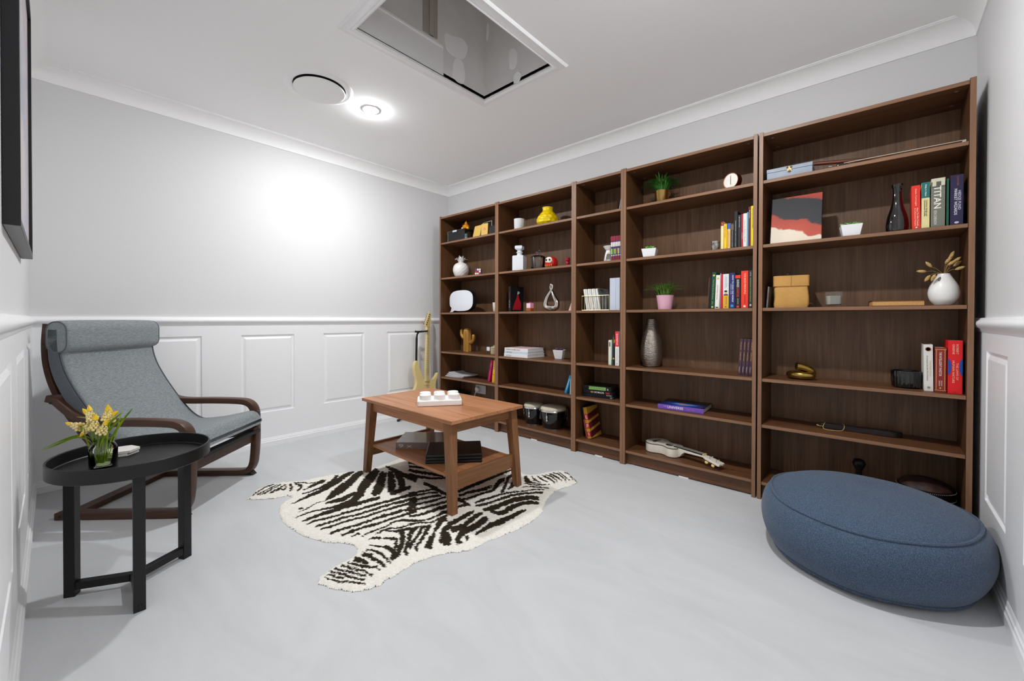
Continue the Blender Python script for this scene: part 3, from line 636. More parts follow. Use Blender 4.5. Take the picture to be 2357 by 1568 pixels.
# ------------------------------------------------------------------ bentwood armchair
ch = thing('armchair', 'grey fabric bentwood armchair with head pillow in the far corner', 'armchair', (.72, -2.203, 0), R(44))
def bent(name, pts, wd, th, y, n=6):
    P = [(p[0], p[1]) for p in spline([(a, b, 0) for a, b in pts], n)]
    cs = [(y + a, b) for a, b in rect(wd, th, .004, 2)]
    return MB().sweep(P, cs).build(name, M_BENT, ch, smooth=40)
ARM = [(-.610, .597), (-.575, .585), (-.535, .550), (-.485, .510), (-.420, .482), (-.34, .474), (-.2, .474), (-.06, .470), (.0, .462), (.035, .440), (.053, .400), (.056, .33), (.056, .22), (.050, .12), (.040, .065), (.015, .030), (-.03, .0185), (-.1, .0175), (-.3, .0175), (-.572, .0175)]
BACK = [(-.672, .962), (-.680, .86), (-.674, .76), (-.650, .665), (-.610, .575), (-.555, .485), (-.495, .40), (-.43, .325), (-.35, .268), (-.25, .246), (-.1, .262), (.05, .292), (.092, .300)]
for y in (.0275, .5875):
    bent('arm_frame', ARM, .055, .034, y)
    MB().prism([(-.045, 0), (.045, 0), (.028, .02), (-.045, .012)], -.022, .022, Matrix.Translation((.005, y, 0)) @ Matrix.Rotation(R(90), 4, 'X')).build('rubber_foot', M_BLACK, ch)
for y in (.0835, .5315): bent('back_frame', BACK, .046, .030, y)
MB().box((.036, .056, .215), (.056, .559, .283)).build('front_crossbar', M_BENT, ch, smooth=0, bevel=.002)
MB().box((-.545, .0555, .003), (-.485, .5595, .030)).build('rear_crossbar', M_BENT, ch, smooth=0, bevel=.002)
MB().box((.06, .062, .283), (.105, .553, .300)).build('seat_rail', M_BLACK, ch, smooth=0)
for y, q in ((-.0006, -1),):
    for x, z in ((-.585, .578), (-.545, .018)): MB().lathe([(.007, 0), (.006, .0015), (0, .0015)], 12, Matrix.Translation((x, y, z)) @ Matrix.Rotation(R(90), 4, 'X')).build('bolt', M_BLACK, ch)
M_FAB = fabric('heather_grey_fabric', '#747b7e', '#989fa1', '#868d8f', (330, 60, 330))
M_FABS = fabric('slate_grey_fabric', '#51565c', '#6b7177', None, (500, 120, 500))
CP = [(-.634, .945), (-.637, .86), (-.630, .77), (-.606, .685), (-.564, .598), (-.513, .512), (-.459, .430), (-.402, .358), (-.335, .305), (-.25, .278), (-.1, .290), (.03, .316), (.098, .326)]
P = [(p[0], p[1]) for p in spline([(a, b, 0) for a, b in CP], 6)]
nP = len(P)
def cush(i):
    e = min(i, nP - 1 - i); th = (.060 + .026 * min(1, i / (nP * .55))) * (1 - .5 * max(0, 1 - e / 4) ** 2); Wd = .555
    puff = []
    for y, q in rect(Wd, th, .03, 5):
        u = abs(y) / (Wd / 2)
        puff.append((.3075 + y, th / 2 + .002 + q + (0.012 * (1 - u ** 4) if q > 0 else 0)))
    return puff
MB().sweep(P, cush).build('seat_cushion', M_FAB, ch, smooth=80)
for s in (-1, 1):
    pp = []
    for i, (x, z) in enumerate(P):
        if i in (0, nP - 1): continue
        a, b = P[i - 1], P[i + 1]; tx, tz = b[0] - a[0], b[1] - a[1]; l = math.hypot(tx, tz)
        k_ = .060 + .026 * min(1, i / (nP * .55)); pp.append((x - tz / l * (k_ - .003), .3075 + s * .272, z + tx / l * (k_ - .003)))
    MB().tube(pp, .0035, 6).build('piping', M_FABS, ch)
    pb = []
    for i, (x, z) in enumerate(P):
        a, b = P[max(i - 1, 0)], P[min(i + 1, nP - 1)]; tx, tz = b[0] - a[0], b[1] - a[1]; l = math.hypot(tx, tz); nx, nz = -tz / l, tx / l
        k_ = .060 + .026 * min(1, i / (nP * .55)); pb.append(((x + nx * .010, z + nz * .010), (x + nx * (k_ - .008), z + nz * (k_ - .008))))
    vs = []; fs = []
    for (a, b) in pb[1:-1]:
        for yy in (.3075 + s * .2745, .3075 + s * .2795): vs += [(a[0], yy, a[1]), (b[0], yy, b[1])]
    for i in range(len(pb) - 3):
        o = i * 4
        for c in ((0, 1, 5, 4), (1, 3, 7, 5), (3, 2, 6, 7), (2, 0, 4, 6)): fs.append(tuple(o + q for q in c))
    MB().add(vs, fs).build('side_gusset', M_FABS, ch)
# head pillow: rounded roll hanging over the top of the cushion
mb = MB(); K = 14; vs = []; fs = []; prof = rect(.105, .165, .048, 6); npf = len(prof)
ys = [(-.2795, .86), (-.274, .95), (-.26, 1), (-.18, 1.02), (-.06, 1.03), (.06, 1.03), (.18, 1.02), (.26, 1), (.274, .95), (.2795, .86)]
for y, k in ys:
    for a, b in prof: vs.append((-.586 + a * k - .02 * (b / .08) * 0, .3075 + y, .897 + b * k - .0 * a))
for i in range(len(ys) - 1):
    for q in range(npf): fs.append((i * npf + q, i * npf + (q + 1) % npf, (i + 1) * npf + (q + 1) % npf, (i + 1) * npf + q))
fs += [tuple(range(npf)), tuple((len(ys) - 1) * npf + q for q in range(npf))[::-1]]
hp = MB().add(vs, fs).build('head_pillow', M_FAB, ch, smooth=60)
for y in (-.2775, .2775): MB().tube([(-.586 + a * .93, .3075 + y, .897 + b * .93) for a, b in prof], .003, 6, True).build('piping', M_FABS, hp)

# ------------------------------------------------------------------ pouf
pf = thing('pouf', 'large round navy blue fabric pouf in front of end bookcase', 'pouf', (3.262, -.372, 0))
M_PF = fabric('navy_fabric', '#2e3b4b', '#5f7189', '#455468', (420, 420, 420), bump=.3)
def pouf_r(a, h): return h
vs = []; fs = []; n = 72
prof = [(0, .004), (.18, .004), (.27, .006), (.315, .02), (.345, .06), (.362, .11), (.364, .155), (.352, .200), (.338, .220), (.322, .232), (.300, .246), (.25, .266), (.18, .281), (.10, .288), (0, .290)]
PR = [(p[0], p[1]) for p in spline([(a, b, 0) for a, b in prof], 3)]
k = len(PR); vs.append((0, 0, .004))
def top_shape(x, y):
    return .018 * math.exp(-((x + .16) ** 2 + (y - .02) ** 2) / .05) + .020 * math.exp(-((x - .18) ** 2 + (y - .05) ** 2) / .06) - .014 * math.exp(-((x - .04) ** 2 + (y - .02) ** 2) / .006) - .012 * math.exp(-((x - .02) ** 2 + (y + .12) ** 2) / .012)
for i in range(n):
    a = 2 * PI * i / n
    for r, z in PR[1:-1]:
        r2 = r * (1 + .012 * math.sin(3 * a + 1) + .008 * math.sin(7 * a)); x, y = r2 * math.cos(a), r2 * math.sin(a)
        vs.append((x, y, z + (top_shape(x, y) if z > .23 else top_shape(x, y) * max(0, (z - .11) / .12)) if z > .1 else z))
vs.append((0, 0, .290 + top_shape(0, 0)))
m_ = k - 2
for i in range(n):
    j = (i + 1) % n; fs.append((0, 1 + j * m_, 1 + i * m_)); fs.append((len(vs) - 1, 1 + i * m_ + m_ - 1, 1 + j * m_ + m_ - 1))
    for q in range(m_ - 1): fs.append((1 + i * m_ + q, 1 + j * m_ + q, 1 + j * m_ + q + 1, 1 + i * m_ + q + 1))
MB().add(vs, fs).build('cover', M_PF, pf, smooth=80)
ring = []
for i in range(n):
    a = 2 * PI * i / n; r2 = .325 * (1 + .012 * math.sin(3 * a + 1) + .008 * math.sin(7 * a)); x, y = r2 * math.cos(a), r2 * math.sin(a)
    ring.append((x, y, .233 + top_shape(x, y)))
MB().tube(ring, .0055, 8, True).build('piping', M_PF, pf)
ring = []
for i in range(n):
    a = 2 * PI * i / n; r2 = .318 * (1 + .012 * math.sin(3 * a + 1) + .008 * math.sin(7 * a)); ring.append((r2 * math.cos(a), r2 * math.sin(a), .020))
MB().tube(ring, .0055, 8, True).build('piping', M_PF, pf)

# ------------------------------------------------------------------ gold electric guitar on a stand
M_GG = mat('gold_lacquer', '#e0c88a', .34, metal=.0, coat=.3, spec=.6)
M_GN = mat('gold_fretboard', '#e2cf98', .4)
gt = thing('electric_guitar', 'gold electric guitar standing on a black stand in the corner', 'guitar', (-.015, -.165, .075), 0)
tilt = Matrix.Rotation(R(-8.0), 4, 'Y') @ Matrix.Rotation(R(-7.0), 4, 'X')   # leans back on its stand, neck slightly to one side
def GP(h0, h1): return tilt @ Matrix(((0, 0, 1, 0), (1, 0, 0, 0), (0, 1, 0, 0), (0, 0, 0, 1)))   # drawing plane (y, z), thickness along x
body = [(0, 0), (.05, .004), (.10, .02), (.140, .055), (.158, .105), (.150, .155), (.128, .200), (.112, .240), (.112, .285), (.128, .335), (.142, .375), (.139, .392), (.128, .385), (.108, .352), (.085, .330), (.055, .320), (.030, .325), (-.030, .325), (-.046, .345), (-.066, .385), (-.090, .440), (-.112, .488), (-.124, .500), (-.140, .482), (-.150, .435), (-.140, .375), (-.122, .320), (-.118, .280), (-.130, .235), (-.152, .190), (-.168, .140), (-.168, .095), (-.145, .048), (-.10, .016), (-.05, .003)]
bp_ = [tuple(p)[:2] for p in spline([(*p, 0) for p in body] + [(0, 0, 0)], 4)][:-1]
MB().prism(bp_, -.022, .022, GP(0, 0)).build('body', M_GG, gt, bevel=.006, seg=3)
MB().prism([(-.026, .300), (.026, .300), (.0215, .845), (-.0215, .845)], .022, .034, GP(0, 0)).prism([(-.024, .33), (.024, .33), (.020, .845), (-.020, .845)], .006, .022, GP(0, 0)).build('neck', M_GN, gt, bevel=.003)
mbf = MB()
for i in range(20):
    z = .845 - .645 * (1 - 2 ** (-i / 12)) * 1.12
    if z < .31: break
    mbf.box((.034, -.023, z - .0007), (.0348, .023, z + .0007), tilt)
mbf.build('fret_wires', mat('fret_gold', '#a98b45', .3, metal=.8), gt, smooth=0)
hs = [(-.022, .842), (.022, .842), (.040, .872), (.048, .905), (.042, .955), (.046, .985), (.030, 1.012), (.016, 1.010), (.004, .985), (-.010, .945), (-.028, .895), (-.030, .868)]
MB().prism(hs, .004, .018, GP(0, 0)).build('headstock', M_GG, gt, bevel=.003)
for i in range(6):
    y, z = -.022 + i * .0075, .872 + i * .0215
    MB().lathe([(.0055, 0), (.0055, .004), (.003, .005), (.003, .010), (0, .010)], 12, tilt @ Matrix.Translation((.018, y + .008, z)) @ Matrix.Rotation(R(90), 4, 'Y')).build('tuner_post', mat('tuner_dark', '#6e5a2c', .35, metal=.8), gt)
    MB().ball((.010, y - .018, z + .004), (.004, .009, .006), 10, 6, tilt).tube([(.010, y - .010, z + .003), (.010, y, z)], .002, 6, M=tilt).build('tuner_key', M_CHROME, gt)
for z, hw in ((.272, .040), (.150, .040)): MB().prism([(-hw, z), (-hw + .006, z - .011), (hw - .006, z - .011), (hw, z), (hw - .004, z + .012), (-hw + .004, z + .012)], .022, .026, GP(0, 0)).build('pickup', M_GG, gt, bevel=.002)
MB().prism([(-.035, .075), (.035, .075), (.035, .105), (-.035, .105)], .022, .030, GP(0, 0)).build('bridge', M_GG, gt, bevel=.002)
mbs = MB()
for i in range(6):
    y = -.0145 + i * .0058; mbs.tube([(.0325, y, .090), (.0375, y * .85, .30), (.0365, y * .75, .843), (.026, -.016 + i * .0075, .872 + i * .0215)], .0004, 4, M=tilt)
mbs.build('strings', M_GOLD, gt)
st = thing('guitar_stand', 'black tubular guitar stand holding up the gold guitar', 'guitar stand', (-.10, -.19, 0))
MB().tube([(.0, 0, .05), (-.03, 0, .45), (-.062, .03, .80)], .011, 10).build('mast', M_BLACK, st)
MB().tube([(-.062, .03, .80), (-.055, .03, .835), (-.03, .03, .86)], .009, 8).tube([(-.03, .03, .862), (-.026, -.012, .864), (.022, -.040, .872)], .008, 8).tube([(-.03, .03, .862), (-.026, .072, .864), (.022, .105, .872)], .008, 8).tube([(.022, -.040, .872), (.03, .03, .874), (.022, .105, .872)], .003, 6).build('neck_yoke', M_BLACK, st)
for p in ((-.05, -.185, .012), (-.05, .19, .012), (.20, 0, .012)):
    MB().tube([(0, 0, .06), (p[0] * .6, p[1] * .6, .035), p], .010, 8).build('leg', M_BLACK, st)
    MB().tube([(p[0] * .97, p[1] * .97, .012), (p[0] * 1.08, p[1] * 1.08, .011)], .0115, 8).build('rubber_tip', M_BLACK, st)
MB().tube([(-.01, 0, .075), (.02, -.07, .058), (.135, -.07, .058), (.150, -.07, .085)], .009, 8).tube([(-.01, 0, .075), (.02, .07, .058), (.135, .07, .058), (.150, .07, .085)], .009, 8).build('body_cradle', M_BLACK, st)
#PART3
# ------------------------------------------------------------------ books
def book(x, w, h, zi, label, col, y=.02, d=.15, lean=0., group=None, band=None, txt=(), shape=(), rough=.45, z=None):
    """upright book, spine to the room. txt: (string, colour, u0, u1, v0, v1) with u down the spine and v across it, both 0..1"""
    a = R(lean); zz = (Z[zi] if z is None else z) + .0004 + (w * math.sin(a) if a > 0 else 0)
    t = thing('book', label, 'book', (x, y, zz), 0, group, (0, a, 0))
    m = flat(col, rough); b = min(.0022, w * .2)
    MB().box((0, .0004, 0), (b, d, h)).box((w - b, .0004, 0), (w, d, h)).box((b, .0004, 0), (w - b, .0024, h)).build('cover', m, t, smooth=0, bevel=.0004)
    MB().box((b + .0001, .003, .0025), (w - b - .0001, d - .003, h - .0025)).build('pages', M_PAGES, t, smooth=0)
    for (c, u0, u1) in (band or ()): MB().box((.0002, -.0004, h * (1 - u1)), (w - .0002, .0006, h * (1 - u0))).build('spine_band', flat(c, rough), t, smooth=0)
    for s, c, u0, u1, v0, v1 in txt:
        lettering(s, c, t, (w * (v0 + v1) / 2, -.0009, h * (1 - (u0 + u1) / 2)), (0, 0, -1), (1, 0, 0), h * (u1 - u0), w * (v1 - v0))
    for kind, c, u, v, ru, rv in shape:
        n = 20 if kind == 'o' else 4; an = 0 if kind == 'o' else PI / 4; k = 1 if kind == 'o' else 1.414
        MB().prism([(w * v + rv * k * math.cos(an + 2 * PI * i / n), h * (1 - u) + ru * k * math.sin(an + 2 * PI * i / n)) for i in range(n)], 0, .0005,
                   Matrix(((1, 0, 0, 0), (0, 0, -1, -.0006), (0, 1, 0, 0), (0, 0, 0, 1)))).build('spine_emblem', flat(c, rough), t, smooth=0)
    return t
G = 'books beside the dark glass bottle'
book(3.416, .028, .198, 4, 'red book right beside the dark glass bottle', '#e2311f', lean=-1.2, group=G, txt=(('Dale Carnegie', '#f3c9b4', .08, .47, .38, .62), ('How To Win Friends', '#f3c9b4', .52, .93, .55, .78), ('& Influence People', '#f3c9b4', .52, .93, .25, .48)), shape=(('d', '#f6d6c8', .965, .5, .003, .003),))
book(3.4455, .026, .206, 4, 'teal and cream book between the red and the grey thick one', '#e5d69c', group=G, band=(('#1f6d69', 0, .34),), txt=(('Philip A. Fisher', '#e9efe6', .05, .31, .35, .62), ('Common Stocks and', '#3c3a30', .39, .74, .55, .75), ('Uncommon Profits', '#3c3a30', .39, .74, .3, .5)))
book(3.476, .043, .216, 4, 'thick cream and grey book lettered TITAN', '#d4cfb8', group=G, band=(('#77776c', .19, 1), ('#5b5b52', .07, .19)), txt=(('TITAN', '#f2efe2', .16, .62, .2, .72), ('RON CHERNOW', '#d9d6c6', .66, .95, .2, .42)), shape=(('d', '#d4cfb8', .10, .22, .013, .006), ('d', '#d4cfb8', .10, .85, .013, .006)))
book(3.5235, .007, .207, 4, 'thin dark green book wedged beside the TITAN book', '#1d5a43', group=G)
book(3.5345, .039, .218, 4, 'thick dark indigo book lettered HEDGE FUND MARKET WIZARDS', '#272047', group=G, rough=.3, txt=(('HEDGE FUND', '#cfcde0', .32, .70, .60, .82), ('MARKET WIZARDS', '#dcdbe6', .28, .80, .30, .54), ('SCHWAGER', '#9a5a3c', .03, .22, .5, .64)), shape=(('o', '#c8c6d6', .95, .5, .0045, .007),))
G = 'books beside the black ribbed bowl'
book(3.462, .030, .212, 2, 'white book with a red eye emblem beside the black ribbed bowl', '#e6e3dc', y=.055, group=G, lean=-1, txt=(('21 Lessons for the 21st Century', '#8b6f66', .24, .78, .25, .48), ('Yuval Noah Harari', '#cdbf9a', .34, .68, .62, .82)), shape=(('o', '#a5614a', .10, .5, .0095, .0095), ('o', '#d9a88e', .10, .5, .0072, .0072), ('o', '#3c130e', .10, .5, .0042, .0042), ('o', '#8d8d8c', .92, .5, .005, .005)))
book(3.4945, .037, .200, 2, 'maroon book with gold border lettered THE INTELLIGENT INVESTOR', '#8f2a22', y=.050, group=G, txt=(('THE INTELLIGENT INVESTOR', '#eedfd6', .10, .64, .38, .60), ('BENJAMIN', '#e3cfc2', .74, .86, .53, .66), ('GRAHAM', '#e3cfc2', .74, .86, .36, .49)), band=(('#c79a58', .035, .05), ('#c79a58', .95, .965)), shape=(('d', '#c79a58', .5, .14, .092, .0012), ('d', '#c79a58', .5, .86, .092, .0012), ('o', '#e0b968', .905, .5, .003, .003)))
t = book(3.5345, .044, .234, 2, 'tall bright red book with blue half discs lettered HUMAN NATURE', '#e8161c', y=.035, group=G, txt=(('ROBERT', '#f6b9a0', .07, .26, .56, .72), ('GREENE', '#f6b9a0', .07, .26, .30, .46), ('THE LAWS OF', '#f6b9a0', .42, .74, .56, .72), ('HUMAN NATURE', '#f6b9a0', .38, .80, .30, .46)), shape=(('d', '#c01440', .96, .5, .002, .003),))
for sgn in (0, 1):
    pts = [((.044 if sgn else 0) + (-1 if sgn else 1) * .010 * math.sin(PI * i / 12), .234 * .50 + .037 * math.cos(PI * i / 12)) for i in range(13)]
    MB().prism(pts, 0, .0005, Matrix(((1, 0, 0, 0), (0, 0, -1, -.0004), (0, 1, 0, 0), (0, 0, 0, 1)))).build('blue_half_disc', flat('#0a4fa8'), t, smooth=0)
G = 'books on the shelf under the copper clock'
D = [(2.607, .0145, .163, 'cream book with maroon top, first after the tea light holder', '#eedfa8', (('#8e1f2b', 0, .15),), (('Z', '#e6a64a', .03, .12, .3, .7),)),
     (2.6235, .0155, .147, 'short yellow book second from the tea light holder', '#f2c70f', (), (('MARKET WIZARDS', '#d07a1a', .1, .55, .3, .6),)),
     (2.6415, .0165, .148, 'peach book with a blue top', '#eac27c', (('#3d63b5', 0, .22),), (('REMINISCENCES', '#c08a3c', .3, .9, .3, .6),)),
     (2.6605, .0155, .147, 'short charcoal book with a tan label next to the tallest black one', '#2a2a2d', (('#6d5a4a', .05, .28),), (('THE PSYCHOLOGY OF MONEY', '#a5a5a8', .3, .95, .3, .65),)),
     (2.6785, .0165, .212, 'tallest black book with white lettering', '#17181b', (), (('THE BLACK SWAN', '#c9cace', .25, .55, .3, .55), ('THE IMPACT OF THE HIGHLY IMPROBABLE', '#c9cace', .57, .96, .3, .5))),
     (2.698, .0145, .188, 'dark grey book after the tallest black one', '#303033', (), (('BEYOND GOOD', '#b8b8ba', .06, .38, .3, .65),)),
     (2.715, .0085, .190, 'slim crimson book next to the white one', '#c4273c', (), (('TRADING', '#f0d0d0', .4, .9, .3, .65),)),
     (2.7245, .0185, .192, 'white book with faint red lettering', '#ece4da', (), (('How to Read a Book', '#b98f86', .2, .85, .35, .62),)),
     (2.744, .0065, .197, 'slim sky blue book beside white one', '#5fb4d6', (), ()),
     (2.7515, .0105, .226, 'tall dark maroon book', '#6b1c2c', (), (('Business', '#e0c8c8', .08, .3, .3, .7),)),
     (2.763, .0130, .228, 'tall bright yellow book at the end against side panel', '#f4e11c', (), (('OPTIONS AND FUTURES', '#5c5a18', .06, .55, .55, .85),))]
for x, w_, h, lab, c, bd, tx in D: book(x, w_, h, 4, lab, c, y=.03, group=G, band=bd, txt=tx, d=.13)
G = 'books beside the pink pot'
D = [(2.535, .0055, .185, 'thin brown book leaning at the start of the row near pink pot', '#5b3b2c', (), (), (), 2.5),
     (2.542, .0075, .205, 'slim black book leaning between thin brown and green ones', '#151417', (), (), (), 2.4),
     (2.551, .0225, .217, 'dark green book with gold lettering The Way of the Samurai', '#0f4a3a', (), (('The Way of the Samurai', '#c9b24a', .20, .74, .3, .6), ('NITOBE', '#c9b24a', .80, .88, .35, .55)), (('o', '#d2b848', .09, .5, .006, .006), ('d', '#d2b848', .955, .5, .005, .005)), 2.5),
     (2.576, .0225, .198, 'white book with red script lettering', '#ebe7df', (), (('Chicken Soup', '#b5606a', .24, .78, .3, .6),), (('o', '#cfc08e', .1, .5, .006, .006), ('d', '#2b2b30', .965, .5, .003, .007)), 2),
     (2.6005, .005, .207, 'thin grey book next to the slim scarlet one', '#a9abad', (), (), (), 1.2),
     (2.607, .0115, .202, 'slim scarlet book beside the white and mustard one', '#c81f2e', (), (), (), .8),
     (2.6205, .031, .202, 'white and mustard book with a small face on its spine', '#dfe2e4', (('#dba72e', .62, 1),), (('Steve Jobs', '#8f9499', .05, .42, .52, .72), ('The Exclusive Biography', '#8f9499', .05, .42, .30, .46), ('WALTER ISAACSON', '#8c6a1c', .66, .88, .5, .68)), (('o', '#d8a98c', .545, .5, .0085, .0075), ('o', '#221a18', .50, .5, .0052, .0080), ('d', '#232329', .605, .5, .0030, .0115), ('o', '#4c3a16', .95, .5, .003, .003)), 0),
     (2.655, .028, .205, 'navy book lettered HOW TO OWN THE WORLD', '#27306e', (), (('HOW TO OWN THE WORLD', '#e9ebf2', .06, .82, .5, .78), ('ANDREW CRAIG', '#c9cde0', .30, .6, .22, .38)), (('d', '#2f9ed0', .93, .5, .007, .007),), 0),
     (2.6855, .028, .191, 'black and red book lettered BUSINESS ADVENTURES', '#1e1e21', (('#e23a28', 0, .095),), (('BUSINESS', '#d8d8da', .14, .37, .3, .7), ('ADVENTURES', '#d8402f', .39, .66, .3, .7), ('JOHN BROOKS', '#b9b9bd', .70, .88, .36, .62)), (('d', '#e23a28', .95, .5, .006, .006),), 0),
     (2.716, .036, .213, 'wide orange red book lettered THE 80/20 PRINCIPLE', '#ee3a24', (), (('THE 80/20 PRINCIPLE', '#f6c4a2', .06, .62, .42, .68), ('RICHARD KOCH', '#8c1f16', .66, .88, .46, .62)), (('o', '#f8d8cc', .95, .5, .006, .0065),), 0),
     (2.7545, .0185, .214, 'dark grey book with lime lettering against the side panel', '#2f3133', (), (('Reminiscences of a Stock Operator', '#a9cc4a', .2, .84, .3, .66), ('LEFEVRE', '#c8cacc', .04, .16, .36, .6)), (('o', '#c8cacc', .92, .5, .006, .005),), 0)]
for x, w_, h, lab, c, bd, tx, shp, ln in D: book(x, w_, h, 3, lab, c, y=.03, group=G, band=bd, txt=tx, shape=shp, lean=ln)
G = 'purple volumes'
for i in range(4):
    book(2.692 + .0185 * i, .0165, .212, 2, 'purple volume with gold lettering, ' + ('first', 'second', 'third', 'last')[i] + ' of its row of four', '#4a3040', y=.07, group=G, lean=3.2, txt=(('THE ART OF', '#cfa850', .08, .30, .3, .6), ('COMPUTING', '#cfa850', .36, .60, .3, .6), (('Volume 1', 'Volume 2', 'Volume 3', 'Volume 4')[i], '#e0d6cc', .76, .92, .3, .6)))
G = 'books at the side of the narrow bookcase'
book(1.8665, .0225, .176, 2, 'cream book with a small brown label in the narrow bookcase', '#e6e2d2', y=.045, group=G, d=.12, shape=(('d', '#6b4536', .17, .5, .016, .004),))
book(1.8905, .008, .181, 2, 'thin green book next to the small cream book', '#3f8f6a', y=.045, group=G, d=.12, shape=(('d', '#d8e4da', .4, .3, .07, .0012),))
book(1.9, .021, .212, 2, 'black book with gold marks between thin green and red white one', '#24262a', y=.04, group=G, d=.13, txt=(('POOR CHARLIE', '#a98b3c', .06, .3, .3, .6),), shape=(('o', '#c9a03c', .78, .5, .006, .006), ('d', '#b89030', .2, .8, .012, .003)))
book(1.9275, .029, .238, 2, 'white and red book lettered SAPIENS in the narrow bookcase', '#f0eeea', y=.03, group=G, band=(('#e5323a', 0, .44),), txt=(('SAPIENS', '#f6dcdc', .06, .40, .3, .72), ('Yuval Noah Harari', '#8a8a8c', .5, .86, .4, .6)), shape=(('o', '#5a4a48', .94, .5, .003, .003),))
G = 'striped thin cases'
for i in range(6):
    c = ('#b9c24a', '#3f8a6a', '#b5c83a', '#7c4a8c', '#cdb83c', '#4a7ab0')[i]
    book(1.883 + .0128 * i, .0105, .176, 4, 'thin case with maroon and purple striped spine, ' + ('first', 'second', 'third', 'fourth', 'fifth', 'last')[i] + ' of six by oil burner', '#4c3a6a', y=.05, d=.13, group=G, lean=-1.5, band=(('#9a2438', 0, .20), ('#e8e4e2', .24, .42), (c, .5, .72), ('#8e2436', .82, 1)), shape=(('o', '#e6eeea', .775, .5, .004, .004),))
G = 'pale blue binders'
for i in range(2):
    t = book(1.8825 + .0445 * i, .043 if i == 0 else .032, .226, 3, 'pale blue binder ' + ('next to the wire basket', 'against the side panel of narrow bookcase'), '#c3cad9', y=.03, d=.2, group=G) if False else None
for i, lab in enumerate(('pale blue slipcase standing next to the wire basket', 'pale blue slipcase against the side panel of narrow bookcase')):
    book(1.8835 + .0455 * i, .0445 if i == 0 else .0315, .226, 3, lab, '#c3cad9', y=.03, d=.2, group=G, rough=.6)
G = 'bright books leaning in the corner bookcase'
book(.604, .026, .202, 1, 'magenta book leaning over in the corner bookcase', '#d4146a', y=.085, d=.12, lean=12, group=G, band=(('#e5478f', .12, .3),))
book(.668, .012, .208, 1, 'slim pink and orange book between magenta and yellow ones', '#d9578a', y=.075, d=.12, lean=6, group=G, shape=(('d', '#e0803c', .1, .5, .02, .004),))
book(.6855, .024, .206, 1, 'yellow book leaning in the corner bookcase', '#f0c313', y=.06, d=.12, lean=6, group=G, shape=(('o', '#3c3424', .3, .5, .004, .004), ('o', '#3c3424', .38, .5, .004, .004)), band=(('#e08a1c', .62, .66),))
book(.717, .018, .205, 1, 'orange yellow book nearest the side panel in corner bookcase', '#e0a012', y=.055, d=.12, lean=5, group=G)
G = 'blue books leaning beside the narrow bookcase'
book(1.478, .020, .148, 1, 'bright blue book leaning alone on an almost empty shelf', '#2f8fc0', y=.06, d=.11, lean=19, group=G, shape=(('d', '#bfe0ee', .5, .5, .045, .002),))
book(1.541, .016, .12, 1, 'small pale blue book upright behind the leaning blue one', '#b5cfdd', y=.04, d=.11, lean=3, group=G)
book(2.833, .007, .120, 3, 'thin grey booklet leaning behind the brown paper bag', '#8d8d90', y=.07, d=.1, lean=4, txt=(('NOTES', '#b0303a', .3, .6, .2, .8),))
# black book with a red bottle on its cover, front turned to the room
t = book(.886, .030, .221, 3, 'black book with a red bottle on its cover', '#17161a', y=.06, d=.15, txt=(('COCKTAILS', '#a8323c', .2, .5, .35, .65), ('BAR BOOK', '#c8c8ca', .55, .85, .35, .6)))
t.rotation_euler.z = R(-8)
MC = Matrix(((0, 0, 1, .0302), (1, 0, 0, 0), (0, 1, 0, 0), (0, 0, 0, 1)))
MB().prism([(.022, .018), (.115, .018), (.122, .06), (.118, .085), (.095, .118), (.090, .150), (.074, .150), (.066, .118), (.044, .075)], 0, .0006, MC).build('cover_bottle', flat('#c01a2c'), t, smooth=0)
MB().prism([(.076, .152), (.092, .154), (.106, .168), (.098, .178), (.080, .180)], 0, .0006, MC).build('cover_bottle_cap', flat('#b9bcc2'), t, smooth=0)
# two leaning books in the narrow bookcase
book(1.668, .016, .236, 0, 'slim black and rust book leaning on the side of narrow bookcase', '#1c1b20', y=.075, d=.16, lean=-11, band=(('#9a4a3c', .42, 1),))
t = book(1.6855, .030, .230, 0, 'gold and red book lettered THINK GROW RICH leaning in narrow bookcase', '#c6962e', y=.070, d=.155, lean=-11, band=(('#c4202a', .22, .40), ('#c4202a', .50, .68), ('#c4202a', .78, .93)), txt=(('NAP', '#f2dcd4', .25, .37, .2, .8), ('HILL', '#f2dcd4', .53, .65, .2, .8), ('NOW', '#f2dcd4', .81, .91, .2, .8)))
for i, sx in enumerate(('THINK', 'GROW', 'RICH!')):
    z1 = .230 * (1 - (.22, .50, .78)[i]); z0 = z1 - .046
    MB().prism([(.0, z0), (.154, z0 + .030), (.154, z1 + .030), (.0, z1)], 0, .0005, Matrix(((0, 0, 1, .0301), (1, 0, 0, 0), (0, 1, 0, 0), (0, 0, 0, 1)))).build('cover_band', flat('#6e1820'), t, smooth=0)
    lettering(sx, '#1a1526', t, (.0309, .085, (z0 + z1) / 2 + .017), (0, 1, .195), (0, -.195, 1), .125, .034)

